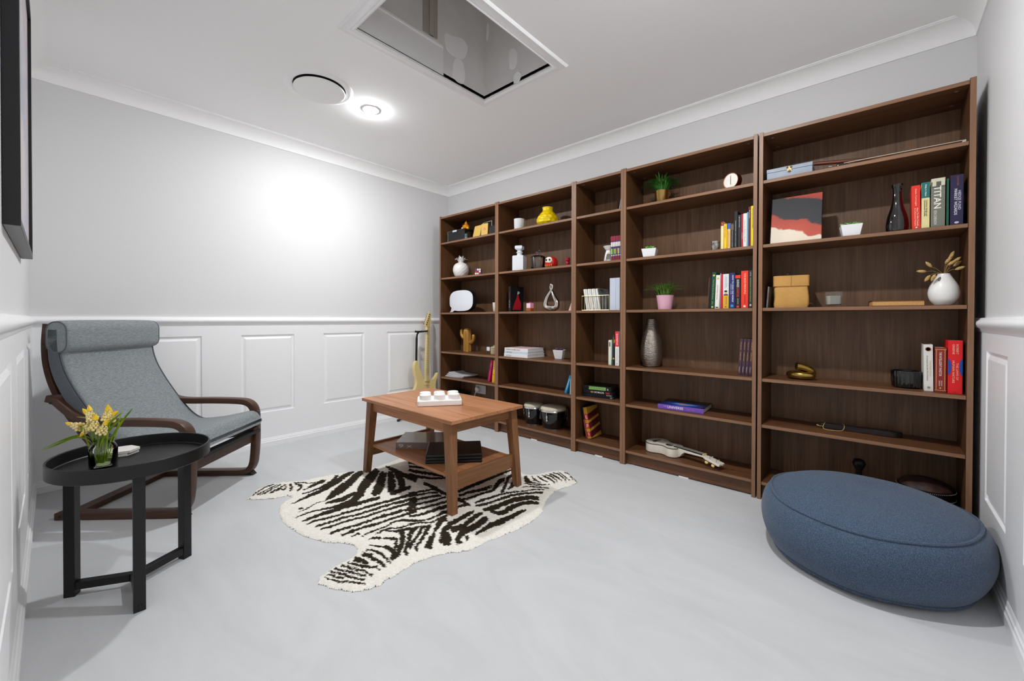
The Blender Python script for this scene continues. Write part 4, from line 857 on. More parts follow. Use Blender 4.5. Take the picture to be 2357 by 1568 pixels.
# ------------------------------------------------------------------ books lying flat
M_BL = flat('#121316', .3)
x0, y0 = 1.640, .062
SB = [(.250, .170, .016, 'dark blue black book, bottom of the stack of four', '#12161f', 0), (.235, .165, .013, 'black book with a white mark, second from the bottom of four', '#15161a', .004), (.225, .160, .018, 'black book lettered SOROS under the green labelled book', '#151518', .010), (.215, .165, .036, 'thick black book with a green spine label, top of four', '#101112', .008)]
zz = Z[1] + .0005
for i, (w_, d_, h_, lab, c, dx) in enumerate(SB):
    t = slab_book('book', lab, 'book', (x0 + dx, y0 + .003 * (i % 2), zz), R(6 + i), w_, d_, h_, flat(c, .35), 'stack of four dark books', pages=mat('grey_pages', '#55504c', .8)); zz += h_ + .0003
    if i == 3:
        MB().box((.045, -.0008, .007), (.175, .0004, .030)).build('spine_label', flat('#8bb86a'), t, smooth=0)
        lettering('THE TAO OF TRADING', '#4c7a3c', t, (.108, -.0012, .0185), (1, 0, 0), (0, 0, 1), .115, .011); lettering('K', '#e4e4e6', t, (.192, -.0009, .016), (1, 0, 0), (0, 0, 1), .012, .014)
    if i == 2:
        lettering('SOROS', '#ececec', t, (.125, -.0009, .009), (1, 0, 0), (0, 0, 1), .075, .0125); MB().box((.175, -.0007, .004), (.205, .0004, .014)).build('spine_label', flat('#b8203c'), t, smooth=0)
        MB().box((.058, -.0007, .003), (.082, .0004, .015)).build('spine_label', flat('#a87a4c'), t, smooth=0)
    if i == 1: lettering('KN', '#c8c0b0', t, (.205, -.0009, .0065), (1, 0, 0), (0, 0, 1), .04, .009)
    if i == 0: lettering('B', '#b8b0a0', t, (.23, -.0009, .008), (1, 0, 0), (0, 0, 1), .02, .009)
zz = Z[2] + .0005
SB = [(.305, .245, .030, 'white book at the bottom of the stack of three', '#eceaea', 0), (.300, .240, .025, 'pale blue white book in the middle of the stack of three', '#c6d2de', .002), (.295, .238, .032, 'white magazine book with pink cover print on top of three', '#e9e6e6', .003)]
for i, (w_, d_, h_, lab, c, dx) in enumerate(SB):
    t = slab_book('book', lab, 'book', (.862 + dx, .030 + .002 * i, zz), R(-2 + i), w_ - .03, d_ - .02, h_ - .004, flat(c, .35), 'stack of three pale books', pages=mat('white_pages', '#e4e2de', .8)); zz += h_ - .0037
    if i == 2:
        lettering('HOME SALE', '#c8305c', t, (.13, -.0009, .014), (1, 0, 0), (0, 0, 1), .10, .010); lettering('INSIDE', '#54504e', t, (.045, -.0009, .014), (1, 0, 0), (0, 0, 1), .055, .008)
        MB().prism([(.03, .05), (.16, .03), (.24, .08), (.22, .16), (.14, .19), (.05, .15)], 0, .0004, Matrix.Translation((0, 0, h_ - .0039))).build('cover_print', mat('pink_print', '#d07a94', .4, c2='#e9d8da', vscale=30), t, smooth=0)
    else: lettering('STYLE' if i else 'LIVING', '#7a7f88', t, (.06, -.0009, .012), (1, 0, 0), (0, 0, 1), .06, .009)
# loose magazines
for i in range(4):
    w_, d_ = .245, .185
    vs = []; fs = []; n = 12; lift = (0, .004, .010, .018)[i]
    for k in range(n + 1):
        u = k / n; zc = .0005 + .0068 * i + lift * (max(0, .5 - u) * 2) ** 2
        for yy in (0, d_):
            for q in (0, .006): vs.append((u * w_, yy, zc + q))
    for k in range(n):
        a = 4 * k
        for c in ((0, 4, 5, 1), (2, 3, 7, 6), (1, 5, 7, 3), (0, 2, 6, 4)): fs.append(tuple(a + q for q in c))
    fs += [(0, 1, 3, 2), (4 * n, 4 * n + 2, 4 * n + 3, 4 * n + 1)]
    o = MB().add(vs, fs).build('magazine', flat(('#e6e4e8', '#dcdfe6', '#eceaea', '#d5d6da')[i], .4), smooth=30)
    o.location = (.035 + .012 * i, .045 + .004 * i, Z[1]); o.rotation_euler.z = R(4 - 2 * i)
    tag(o, ('white magazine at the bottom of the loose pile of four', 'bluish white magazine second from the bottom of the pile of four', 'white magazine with curled corner third in the pile of four', 'grey white curled magazine on top of the pile of four')[i], 'magazine', 'loose pile of magazines')
# purple astronomy book
t = slab_book('book', 'large purple book lettered UNIVERSE with nebula cover lying flat', 'book', (2.234, .030, Z[1] + .0005), R(4), .278, .222, .030, mat('deep_blue_cover', '#0b0d1e', .3))
MB().box((0, -.0006, .0005), (.278, .0004, .0295)).build('spine', flat('#7a52b8', .4), t, smooth=0)
lettering('UNIVERSE', '#f4f0f8', t, (.110, -.001, .0155), (1, 0, 0), (0, 0, 1), .098, .015); lettering('THE', '#d8c8ea', t, (.046, -.001, .018), (1, 0, 0), (0, 0, 1), .016, .005)
lettering('COSMIC GUIDE', '#a88ad0', t, (.20, -.001, .015), (1, 0, 0), (0, 0, 1), .045, .006)
def neb():
    m = bpy.data.materials.new('nebula_print'); m.use_nodes = True; nt = m.node_tree; N = nt.nodes.new; L = nt.links.new; b = nt.nodes['Principled BSDF']
    tc = N('ShaderNodeTexCoord'); mp = N('ShaderNodeMapping'); mp.inputs['Location'].default_value = (-.15, -.10, 0); mp.inputs['Scale'].default_value = (1, 1.55, 1)
    L(tc.outputs['Object'], mp.inputs[0]); n = N('ShaderNodeTexNoise'); n.inputs['Scale'].default_value = 22; n.inputs['Detail'].default_value = 5; L(mp.outputs[0], n.inputs['Vector'])
    ln = N('ShaderNodeVectorMath'); ln.operation = 'LENGTH'; L(mp.outputs[0], ln.inputs[0])
    a = N('ShaderNodeMath'); a.operation = 'MULTIPLY_ADD'; L(n.outputs['Fac'], a.inputs[0]); a.inputs[1].default_value = .09; L(ln.outputs['Value'], a.inputs[2])
    rp = N('ShaderNodeValToRGB'); e = rp.color_ramp.elements; e[0].position = .05; e[0].color = (*lin('#f3d2a6'), 1); e[1].position = .2; e[1].color = (*lin('#070a1a'), 1)
    for p, c in ((.075, '#c98a6a'), (.10, '#3f86d8'), (.135, '#173f9a')): x = e.new(p); x.color = (*lin(c), 1)
    L(a.outputs[0], rp.inputs[0]); L(rp.outputs[0], b.inputs['Base Color']); b.inputs['Roughness'].default_value = .25
    return m
MB().box((.002, .002, .0296), (.276, .220, .0302)).build('cover_print', neb(), t, smooth=0)
# tan hardback beside the white vase
t = slab_book('book', 'old tan hardback lying flat beside the white vase', 'book', (3.448, .195, Z[3] + .0005), R(187), .185, .13, .028, flat('#6a2c22', .5), pages=mat('tan_pages', '#d8a866', .8, var=.1, vscale=250))
# ------------------------------------------------------------------ corner bookcase objects
t = thing('storage_box', 'clear plastic box of small figurines on the top shelf', 'box', (.085, .03, Z[5]))
M_PLA = glass('clear_plastic', (.93, .94, .96), .03)
MB().box((0, 0, .0005), (.26, .003, .10)).box((0, .197, .0005), (.26, .20, .10)).box((0, .003, .0005), (.003, .197, .10)).box((.257, .003, .0005), (.26, .197, .10)).box((.003, .003, .0005), (.257, .197, .003)).build('tub', M_PLA, t, smooth=0)
MB().box((-.004, -.004, .1005), (.264, .204, .106)).build('lid', glass('frosted_lid', (.55, .56, .58), .3, 1.9), t, smooth=0, bevel=.002)
MB().box((.09, -.008, .088), (.15, -.0045, .106)).build('lid_clip', mat('clip_plastic', '#c9ccd2', .4), t, smooth=0, bevel=.001)
def figurine(x, y, z, cb, ch_, lab, s=1., hat=None):
    t = thing('figurine', lab, 'figurine', (x, y, z), group='small figurines')
    MB().lathe([(0, .0005), (.016 * s, .0005), (.018 * s, .01 * s), (.013 * s, .028 * s), (.008 * s, .034 * s), (0, .035 * s)], 18).build('body', flat(cb), t, smooth=50)
    MB().ball((0, 0, .044 * s), .0155 * s, 16, 10).ball((-.011 * s, 0, .057 * s), .005 * s, 10, 6).ball((.011 * s, 0, .057 * s), .005 * s, 10, 6).build('head', flat(ch_), t, smooth=60)
    if hat: MB().lathe([(.012 * s, .056 * s), (.006 * s, .066 * s), (0, .068 * s)], 14).build('cap', flat(hat), t, smooth=50)
figurine(.125, .07, Z[5] + .0035, '#e6e2da', '#dcb9a4', 'cream figurine with brown cap inside clear box', .9, '#8a5a34')
figurine(.225, .075, Z[5] + .0035, '#d8dce6', '#e2a8b8', 'pink headed figurine inside clear box', .95)
figurine(.285, .10, Z[5] + .0035, '#cfe0e4', '#8fc4d0', 'pale blue figurine near the back of clear box', 1.15)
figurine(.305, .05, Z[5] + .0035, '#e8ecec', '#7cc6c2', 'white and teal figurine at the side of clear box', .75)
# round orange bird figure on the box
t = thing('toy_bird', 'round orange toy bird sitting on the clear storage box', 'toy', (.275, .11, Z[5] + .107))
MB().ball((0, 0, .032), (.036, .036, .0315), 24, 14).build('body', flat('#e08a10', .25), t, smooth=60)
MB().ball((0, 0, .070), (.014, .014, .014), 16, 10).ball((.002, 0, .084), (.005, .005, .008), 10, 6).build('head', flat('#d98a22', .3), t, smooth=60)
MB().ball((-.032, -.014, .020), (.014, .014, .018), 14, 8).build('wing', flat('#e8e2d6', .3), t, smooth=60)
MB().ball((.034, -.008, .018), (.013, .013, .015), 14, 8).build('tail', flat('#f2c21c', .3), t, smooth=60)
# tan cards and dark cases
for i, (x, w_, h_, ln, lab) in enumerate(((.452, .105, .108, 14, 'plain tan card wallet leaning back beside clear box'), (.563, .080, .112, 4, 'tan card wallet with a pink mark standing beside its plain twin'))):
    t = thing('card_wallet', lab, 'card wallet', (x, .035, Z[5] + (.0062 if i == 0 else .0022)), group='tan card wallets', rot=(R(-ln), 0, R(-6 + 10 * i)))
    MB().box((0, 0, 0), (w_, .006, h_)).build('cover', flat('#d9b25a', .6), t, smooth=0, bevel=.001)
    MB().box((.002, .0064, .001), (w_ - .002, .022, h_ - .003)).build('inner', flat('#6a655c', .6), t, smooth=0)
    if i: MB().lathe([(.014, 0), (.014, .0008), (0, .0008)], 20, Matrix.Translation((.042, 0, .062)) @ Matrix.Rotation(R(90), 4, 'X')).build('pink_mark', flat('#dd8a78'), t)
t = thing('wire_easel', 'thin white wire frame behind the tan card wallets', 'frame', (.53, .095, Z[5] + .0006))
MB().tube([(0, 0, .0035), (0, 0, .135), (.115, 0, .142), (.115, 0, .0035), (.115, .04, .0035), (0, .04, .0035)], .0026, 8, True).build('wire', flat('#e6e6e8'), t, smooth=60)
names_ = ('first', 'second', 'third', 'fourth', 'last')
for i in range(5):
    o = MB().box((0, 0, .0004), (.0165, .13, .085)).build('cassette_case', flat('#23262c', .3), smooth=0, bevel=.001); o.location = (.660 + .0185 * i, .06, Z[5])
    tag(o, f'small dark cassette case, {names_[i]} in the row of five beside tan wallets', 'cassette case', 'row of dark cassette cases')
# white pineapple
t = thing('pineapple_ornament', 'white ceramic pineapple ornament', 'ornament', (.20, .11, Z[4]))
vs = []; fs = []; nn, mm = 48, 30; pr_ = [(.045, .0005), (.060, .02), (.074, .055), (.076, .085), (.066, .118), (.045, .140), (.025, .150)]
pp = [tuple(p)[:2] for p in spline([(*q, 0) for q in pr_], 5)]
for i in range(nn):
    a = 2 * PI * i / nn
    for r_, z_ in pp:
        b_ = .0042 * abs(math.sin(6 * a + z_ * 95)) * abs(math.sin(6 * a - z_ * 95)) if .008 < z_ < .14 else 0
        vs.append(((r_ + b_ * 1.2) * math.cos(a), (r_ + b_ * 1.2) * math.sin(a), z_))
k = len(pp)
for i in range(nn):
    j = (i + 1) % nn
    for q in range(k - 1): fs.append((i * k + q, j * k + q, j * k + q + 1, i * k + q + 1))
fs += [tuple(i * k for i in range(nn))[::-1], tuple(i * k + k - 1 for i in range(nn))]
MB().add(vs, fs).build('fruit', M_WHITE, t, smooth=40)
for lv, (n_, h0, ln_, tl) in enumerate(((7, .150, .055, 1.15), (7, .158, .052, .75), (5, .165, .055, .35))):
    for i in range(n_):
        a = 2 * PI * (i + .5 * lv) / n_; d_ = Vector((math.cos(a), math.sin(a), 0)); sd = Vector((-math.sin(a), math.cos(a), 0))
        P_ = [d_ * .012 + Vector((0, 0, h0 - .012)), d_ * (.012 + ln_ * .45 * tl) + Vector((0, 0, h0 + ln_ * .55)), d_ * (.012 + ln_ * .85 * tl) + Vector((0, 0, h0 + ln_ * (1.05 - .45 * tl)))]
        P_ = spline(P_, 3); kk = len(P_)
        MB().blade(P_, [.0085 * (1 - .75 * (q / (kk - 1)) ** 2) for q in range(kk)], sd, .002).build('crown_leaf', M_WHITE, t)
# puzzle cube
t = thing('puzzle_cube', 'small black puzzle cube with white red and blue stickers', 'puzzle cube', (.510, .055, Z[4]), R(35))
mb = MB().box((-.028, -.028, .0005), (.028, .028, .0565)).build('cube_body', M_BLACK, t, smooth=0, bevel=.002)
cols = ['#e8e8e8', '#c4223a', '#2a4aa0', '#e6e4e0', '#b01c30']
rr = random.Random(5)
for fx, (o_, du) in enumerate((((-.028, -.0284), (1, 0)), ((.0284, -.028), (0, 1)))):
    for i in range(3):
        for j in range(3):
            c = '#e8e8e8' if (fx == 0 and rr.random() < .65) else cols[rr.randrange(1, 5)]
            a0 = .0015 + i * .01867; z0 = .002 + j * .01867
            if fx == 0: MB().box((-.028 + a0, -.0286, z0), (-.028 + a0 + .0157, -.0281, z0 + .0157)).build('sticker', flat(c), t, smooth=0)
            else: MB().box((.0281, -.028 + a0, z0), (.0286, -.028 + a0 + .0157, z0 + .0157)).build('sticker', flat(c), t, smooth=0)
# speech bubble light box
t = thing('light_box', 'white speech bubble shaped message light box', 'light box', (.055, .075, Z[3]), R(-4))
pl = []
for i in range(48):
    a = 2 * PI * i / 48; ca, sa = math.cos(a), math.sin(a); e_ = 2 / 2.9
    pl.append((.20 + .188 * math.copysign(abs(ca) ** e_, ca), .115 + .103 * math.copysign(abs(sa) ** e_, sa)))
pl = [p for p in pl if not (p[0] < .15 and p[1] < .06)]
idx = max(range(len(pl)), key=lambda i: 0 if not (pl[i][0] < .2 and pl[i][1] > .058 and pl[i][1] < .12) else 1 / (abs(pl[i][1] - .06) + .01))
pl = pl[:idx + 1] + [(.045, .045), (.030, .012), (.012, .002), (.06, .0035), (.095, .018)] + pl[idx + 1:]
MX = Matrix(((1, 0, 0, 0), (0, 0, 1, 0), (0, 1, 0, 0), (0, 0, 0, 1)))
MB().prism(pl, .004, .045, MX).build('case', M_BLACK, t, smooth=30)
MB().prism([(.2 + (x - .2) * .985, .115 + (z - .115) * .985 + .0005) for x, z in pl], 0, .0045, MX).build('face_panel', flat('#e9ecf3', .35), t, smooth=30)
t = thing('mug', 'white mug half hidden at the edge of the corner bookcase', 'mug', (.730, .075, Z[3]), R(160))
MB().lathe([(0, .0005), (.028, .0005), (.033, .005), (.038, .085), (.0355, .085), (.030, .007), (0, .006)], 32).build('cup', M_WHITE, t, smooth=50)
MB().tube(spline([(.036, 0, .068), (.058, 0, .062), (.060, 0, .035), (.034, 0, .022)], 5), .0045, 8).build('handle', M_WHITE, t)
# gold cactus
M_CACT = mat('cactus_gold', '#c99a4a', .35, metal=.35, c2='#a8742c', vscale=14, stretch=(1, 1, .2))
t = thing('cactus_ornament', 'gold cactus ornament with two arms', 'ornament', (.238, .165, Z[2]))
def ribbed(path, rad, n=40, ribs=9, amp=.16):
    mb = MB(); P_ = spline(path, 6); k = len(P_); up = Vector((0, 1, 0)); vs = []; fs = []; rs = [0] * k
    for i, p in enumerate(P_):
        tt = (P_[min(i + 1, k - 1)] - P_[max(i - 1, 0)]).normalized(); uu = (up - tt * up.dot(tt)).normalized(); bb = tt.cross(uu)
        e_ = (k - 1 - i) / (k * .22); rr_ = rad * (math.sqrt(max(0, 1 - (1 - min(1, e_)) ** 2)) * .97 + .03)
        for q in range(n):
            a = 2 * PI * q / n; r2 = rr_ * (1 - amp * (1 - abs(math.cos(ribs * a / 2))) ** 1.5); vs.append(p + (uu * math.cos(a) + bb * math.sin(a)) * r2)
    for i in range(k - 1):
        for q in range(n): fs.append((i * n + q, i * n + (q + 1) % n, (i + 1) * n + (q + 1) % n, (i + 1) * n + q))
    fs += [tuple(range(n))[::-1], tuple((k - 1) * n + q for q in range(n))]
    return mb.add(vs, fs)
ribbed([(0, 0, .008), (0, 0, .06), (0, 0, .13), (0, 0, .19), (0, 0, .238)], .044).build('trunk', M_CACT, t, smooth=60)
ribbed([(-.036, 0, .135), (-.062, 0, .142), (-.083, 0, .165), (-.086, 0, .195), (-.084, 0, .225)], .020, 24, 6).build('arm', M_CACT, t, smooth=60)
ribbed([(.036, 0, .092), (.060, 0, .096), (.082, 0, .115), (.088, 0, .145), (.086, 0, .175)], .0185, 24, 6).build('arm', M_CACT, t, smooth=60)
MB().lathe([(0, .0005), (.041, .0005), (.043, .004), (.040, .010), (.030, .013), (0, .013)], 32).build('foot', M_CACT, t, smooth=50)
t = thing('scent_jar', 'small cream scent jar with a white tag', 'jar', (.640, .135, Z[2]))
MB().lathe([(0, .0005), (.033, .0005), (.034, .004), (.034, .055), (0, .055)], 28).build('jar_body', mat('cream_wax', '#d8cfa4', .35, trans=.15), t, smooth=40)
MB().lathe([(.035, .056), (.036, .060), (.030, .068), (.007, .072), (.008, .082), (0, .084)], 28).lathe([(0, .0555), (.035, .056)], 28).build('lid', mat('cream_wax', '#d8cfa4'), t, smooth=40)
MB().box((-.062, -.037, .030), (-.022, -.0355, .066)).build('tag', flat('#eef0f4'), t, smooth=0)
t = thing('router', 'black box on the bottom shelf of the corner bookcase', 'box', (.035, .12, Z[0]), R(-3))
MB().box((0, 0, .0005), (.145, .12, .165)).build('case', mat('black_plastic', '#101113', .5), t, smooth=0, bevel=.003)
MB().box((.01, -.0006, .03), (.135, .0004, .034)).build('slot_shade_strip', mat('slot_shade_black', '#050505', .6), t, smooth=0)  # raised dark strip, its colour standing for the shade in a slot
t = thing('wall_socket', 'grey white double wall socket on the back of the bottom shelf', 'socket', (.325, .2718, .285))
MB().prism(rect(.146, .086, .006), 0, .008, Matrix(((1, 0, 0, 0), (0, 0, -1, 0), (0, 1, 0, 0), (0, 0, 0, 1)))).build('face_plate', mat('socket_plastic', '#c9cacc', .4), t, bevel=.001)
for x in (.04, ): MB().box((x - .007, -.0095, .012), (x + .007, -.0081, .026)).build('rocker_switch', mat('socket_plastic', '#c9cacc'), t, smooth=0)
t = thing('power_plug', 'white plug with a cable pushed into the wall socket', 'plug', (.295, .2635, .285))
MB().prism(rect(.044, .046, .014), 0, .030, Matrix(((1, 0, 0, 0), (0, 0, -1, 0), (0, 1, 0, 0), (0, 0, 0, 1)))).build('plug_body', M_MATTW, t, bevel=.004)
MB().tube(spline([(0, -.026, -.004), (.002, -.045, -.030), (-.012, -.05, -.075), (-.05, -.06, -.12), (-.09, -.04, -.165), (-.10, .0, -.182)], 6), .0038, 8).build('cable', M_MATTW, t)

# ------------------------------------------------------------------ second wide bookcase objects
def candle_cup(x, y, z, r, h, lab):
    t = thing('candle', lab, 'candle', (x, y, z))
    MB().lathe([(0, .0005), (r * .88, .0005), (r * .93, .004), (r, h), (r - .003, h), (r * .9 - .003, .012), (0, .010)], 40).build('cup', mat('milky_glass', '#e9ebec', .2, trans=.12), t, smooth=50)
    MB().lathe([(0, .0125), (r * .86, .013), (r * .95 - .003, h * .66), (0, h * .66)], 32).build('wax', mat('wax', '#e8e4d8', .5), t, smooth=40)
    MB().tube([(0, 0, h * .66), (.001, 0, h * .8)], .0012, 6).build('wick', M_BLACK, t)
candle_cup(1.012, .055, Z[5], .045, .088, 'white glass candle beside the yellow vase')
# yellow faceted vase
t = thing('vase', 'yellow dimpled vase on the top shelf', 'vase', (1.270, .115, Z[5]))
vs = []; fs = []; nn = 60; pr_ = [(.055, .0005), (.082, .012), (.0925, .040), (.085, .070), (.062, .100), (.044, .122), (.0415, .140), (.045, .152)]
pp = [tuple(p)[:2] for p in spline([(*q, 0) for q in pr_], 6)]; k = len(pp)
for i in range(nn):
    a = 2 * PI * i / nn
    for r_, z_ in pp:
        dm = 0
        if z_ < .098:
            row = z_ / .026; u = (a / (2 * PI) * 12 + .5 * (int(row) % 2)) % 1 - .5; v_ = row % 1 - .5; dm = .0075 * max(0, 1 - (u * u + v_ * v_) * 4.4)
        vs.append(((r_ - dm) * math.cos(a), (r_ - dm) * math.sin(a), z_))
vs2 = len(vs)
for i in range(nn):
    a = 2 * PI * i / nn; vs.append((.041 * math.cos(a), .041 * math.sin(a), .152))
for i in range(nn):
    a = 2 * PI * i / nn; vs.append((.036 * math.cos(a), .036 * math.sin(a), .09))
for i in range(nn):
    j = (i + 1) % nn
    for q in range(k - 1): fs.append((i * k + q, j * k + q, j * k + q + 1, i * k + q + 1))
    fs.append((i * k + k - 1, j * k + k - 1, vs2 + j, vs2 + i)); fs.append((vs2 + i, vs2 + j, vs2 + nn + j, vs2 + nn + i))
fs += [tuple(i * k for i in range(nn))[::-1], tuple(vs2 + nn + i for i in range(nn))]
MB().add(vs, fs).build('vase_body', flat('#f2cf05', .22, coat=.4), t, smooth=40)
# white square decanter
t = thing('decanter', 'white square decanter with stopper', 'decanter', (1.000, .075, Z[4]), R(22))
def sq(prof, n=4, a0=PI / 4):
    mb = MB(); vs = []; fs = []; k = len(prof)
    for r_, z_ in prof: vs += [(r_ * math.cos(a0 + 2 * PI * i / n), r_ * math.sin(a0 + 2 * PI * i / n), z_) for i in range(n)]
    for q in range(k - 1):
        for i in range(n): fs.append((q * n + i, q * n + (i + 1) % n, (q + 1) * n + (i + 1) % n, (q + 1) * n + i))
    fs += [tuple(range(n))[::-1], tuple((k - 1) * n + i for i in range(n))]
    return mb.add(vs, fs)
M_DEC = mat('white_enamel', '#e2e6ea', .3, coat=.3, bump=.6, bscale=90, stretch=(1, 1, .25))
sq([(.068, .0005), (.070, .004), (.070, .122), (.064, .130)]).build('flask', M_DEC, t, smooth=0, bevel=.004)
MB().lathe([(.034, .1305), (.024, .138), (.021, .150), (.028, .157), (.030, .162), (.022, .167), (.0195, .172), (0, .172)], 8).lathe([(0, .1303), (.034, .1305)], 8).build('neck', M_DEC, t, smooth=0)
sq([(.018, .1725), (.040, .186), (.046, .191), (.046, .212), (.040, .216)]).build('stopper', M_DEC, t, smooth=0, bevel=.002)
# lidded glass jar
t = thing('lidded_jar', 'clear glass jar with knobbed lid beside the red doll', 'jar', (1.195, .085, Z[4]))
MB().lathe([(0, .0005), (.056, .0005), (.060, .005), (.061, .098), (.058, .098), (.057, .008), (0, .006)], 40).build('jar_wall', M_GLASS, t, smooth=50)
MB().lathe([(0, .112), (.030, .111), (.055, .104), (.064, .0985), (.064, .1005), (.055, .107), (.032, .115), (.012, .118), (0, .1185)], 40).build('lid', M_GLASS, t, smooth=50)
MB().tube(spline([(0, 0, .119), (-.012, 0, .132), (.002, 0, .140), (.018, .004, .130), (.022, 0, .148), (.008, -.003, .156), (.0, 0, .142), (-.025, 0, .146), (-.028, 0, .138)], 5), .0038, 10).build('lid_knob', M_GLASS, t, smooth=60)
# round red wishing doll
t = thing('wishing_doll', 'round red papier mache wishing doll with a white face', 'doll', (1.335, .080, Z[4]))
MB().lathe([(0, .0005), (.034, .0005), (.046, .010), (.0525, .030), (.052, .052), (.044, .074), (.026, .087), (0, .091)], 40).build('body', flat('#c8201c', .3), t, smooth=60)
mb = MB(); mb.ball((0, 0, 0), (.034, .011, .026), 24, 14, Matrix.Translation((.006, -.0445, .058))).build('face', flat('#ece4d6', .4), t, smooth=60)
for x in (-.010, .022): MB().ball((x, -.0545, .060), (.0095, .004, .0085), 16, 8).build('eye', flat('#241a14', .3), t, smooth=60)
for i in range(5): MB().tube(spline([(-.030 + .015 * i, -.045 + .003 * abs(i - 2), .028), (-.028 + .015 * i, -.050 + .003 * abs(i - 2), .018), (-.026 + .014 * i, -.045 + .003 * abs(i - 2), .008)], 3), .003, 6).build('gold_marking', flat('#dca62c', .3), t)
t = thing('bottle', 'tiny dark red bottle with cap near the side panel', 'bottle', (1.515, .045, Z[4]))
MB().lathe([(0, .0005), (.016, .0005), (.0175, .004), (.0165, .030), (.012, .036), (0, .036)], 24).build('flask', flat('#8a0e1c', .15), t, smooth=50)
MB().lathe([(0, .0365), (.018, .037), (.019, .058), (.016, .060), (0, .060)], 24).build('cap', flat('#9c1220', .25), t, smooth=40)
# pink perfume cube
t = thing('perfume_bottle', 'small pink topped amber perfume bottle', 'bottle', (1.130, .060, Z[3]), R(-8))
MB().prism(rect(.060, .045, .006), .0005, .026).build('amber_base', mat('amber_glass', '#b5651a', .15, trans=.3), t, bevel=.003)
MB().box((-.025, -.019, .0265), (.025, .019, .070)).build('label_block', flat('#eaa2c0', .35), t, smooth=0, bevel=.003)
MB().box((-.022, -.0196, .030), (.022, -.0191, .068)).build('front_label', flat('#f6d3e2', .4), t, smooth=0)
MB().lathe([(.012, .0705), (.012, .076), (.006, .080), (0, .081)], 16).lathe([(0, .0704), (.012, .0705)], 16).build('cap', flat('#a03050', .3), t, smooth=40)
# silver abstract sculpture
t = thing('sculpture', 'shiny silver looped embracing figures sculpture', 'sculpture', (1.325, .095, Z[3] + .0002))
loop = [(.0, 0, .026), (-.045, 0, .034), (-.058, 0, .065), (-.040, 0, .115), (-.008, 0, .160), (.012, 0, .190), (.008, .002, .214), (-.008, .004, .206), (-.012, .006, .185), (.004, .006, .160), (.030, 0, .115), (.056, 0, .070), (.050, 0, .034), (.012, 0, .026)]
P_ = spline([loop[-1]] + loop, 6); k = len(P_)
def rr_of(z): return .024 if z < .02 else max(.0085, .024 - .085 * max(0, z - .02)) if z < .19 else .0105
MB().tube(P_, [rr_of(p.z) for p in P_], 16).build('loop', M_SILVER, t, smooth=80)
MB().lathe([(0, .0005), (.034, .0005), (.050, .012), (.052, .024), (.036, .030), (0, .030)], 32, Matrix.Diagonal((1.0, .72, 1, 1))).build('foot', M_SILVER, t, smooth=60)
MB().ball((-.005, .004, .214), (.013, .011, .015), 20, 12).build('head', M_SILVER, t, smooth=80)
t = thing('cone_ornament', 'small pale pink cone at the edge of the shelf', 'ornament', (1.5555, .040, Z[3]))
MB().lathe([(0, .0005), (.022, .0005), (.0222, .003), (.004, .058), (0, .060)], 24).build('cone', flat('#dcb9ae', .5), t, smooth=40)
# square pots with succulents
M_POTW = mat('white_pot', '#eeeeef', .3, coat=.2)
def square_pot(t, r0, r1, h, dark='#3a2c20'):
    sq([(r0, .0005), (r1, h), (r1 - .006, h), (r1 - .009, h - .012)]).build('pot', M_POTW, t, smooth=0, bevel=.0025)
    sq([(r1 - .012, h - .011), (r1 - .012, h - .009)]).build('soil', flat(dark, .9), t, smooth=0)
def rosette(t, c, rad, n, lv, m, up=.6, wd=.3, nm='leaf'):
    for l in range(lv):
        for i in range(n):
            a = 2 * PI * (i + .5 * l) / n + .3 * l; d_ = Vector((math.cos(a), math.sin(a), 0)); k = 1 - l / (lv + .6); e_ = up + (1 - k) * 1.3
            v = (d_ + Vector((0, 0, e_))).normalized(); L_ = rad * (.55 + .45 * k)
            P_ = [Vector(c) + v * (L_ * q) + Vector((0, 0, .12 * L_ * math.sin(PI * q))) for q in (.08, .35, .65, .88, 1.0)]
            MB().tube(P_, [L_ * wd * .5, L_ * wd, L_ * wd * .95, L_ * wd * .5, L_ * .03], 7).build(nm, m, t, smooth=60)
t = thing('potted_succulent', 'purple succulent in a white pot beside the pale books stack', 'potted plant', (1.358, .165, Z[2]), R(15))
square_pot(t, .042, .062, .074)
M_PURP = mat('purple_leaf', '#3c2440', .5, c2='#5e3c5c', vscale=40)
rosette(t, (0, 0, .066), .042, 7, 3, M_PURP, .35, .2)
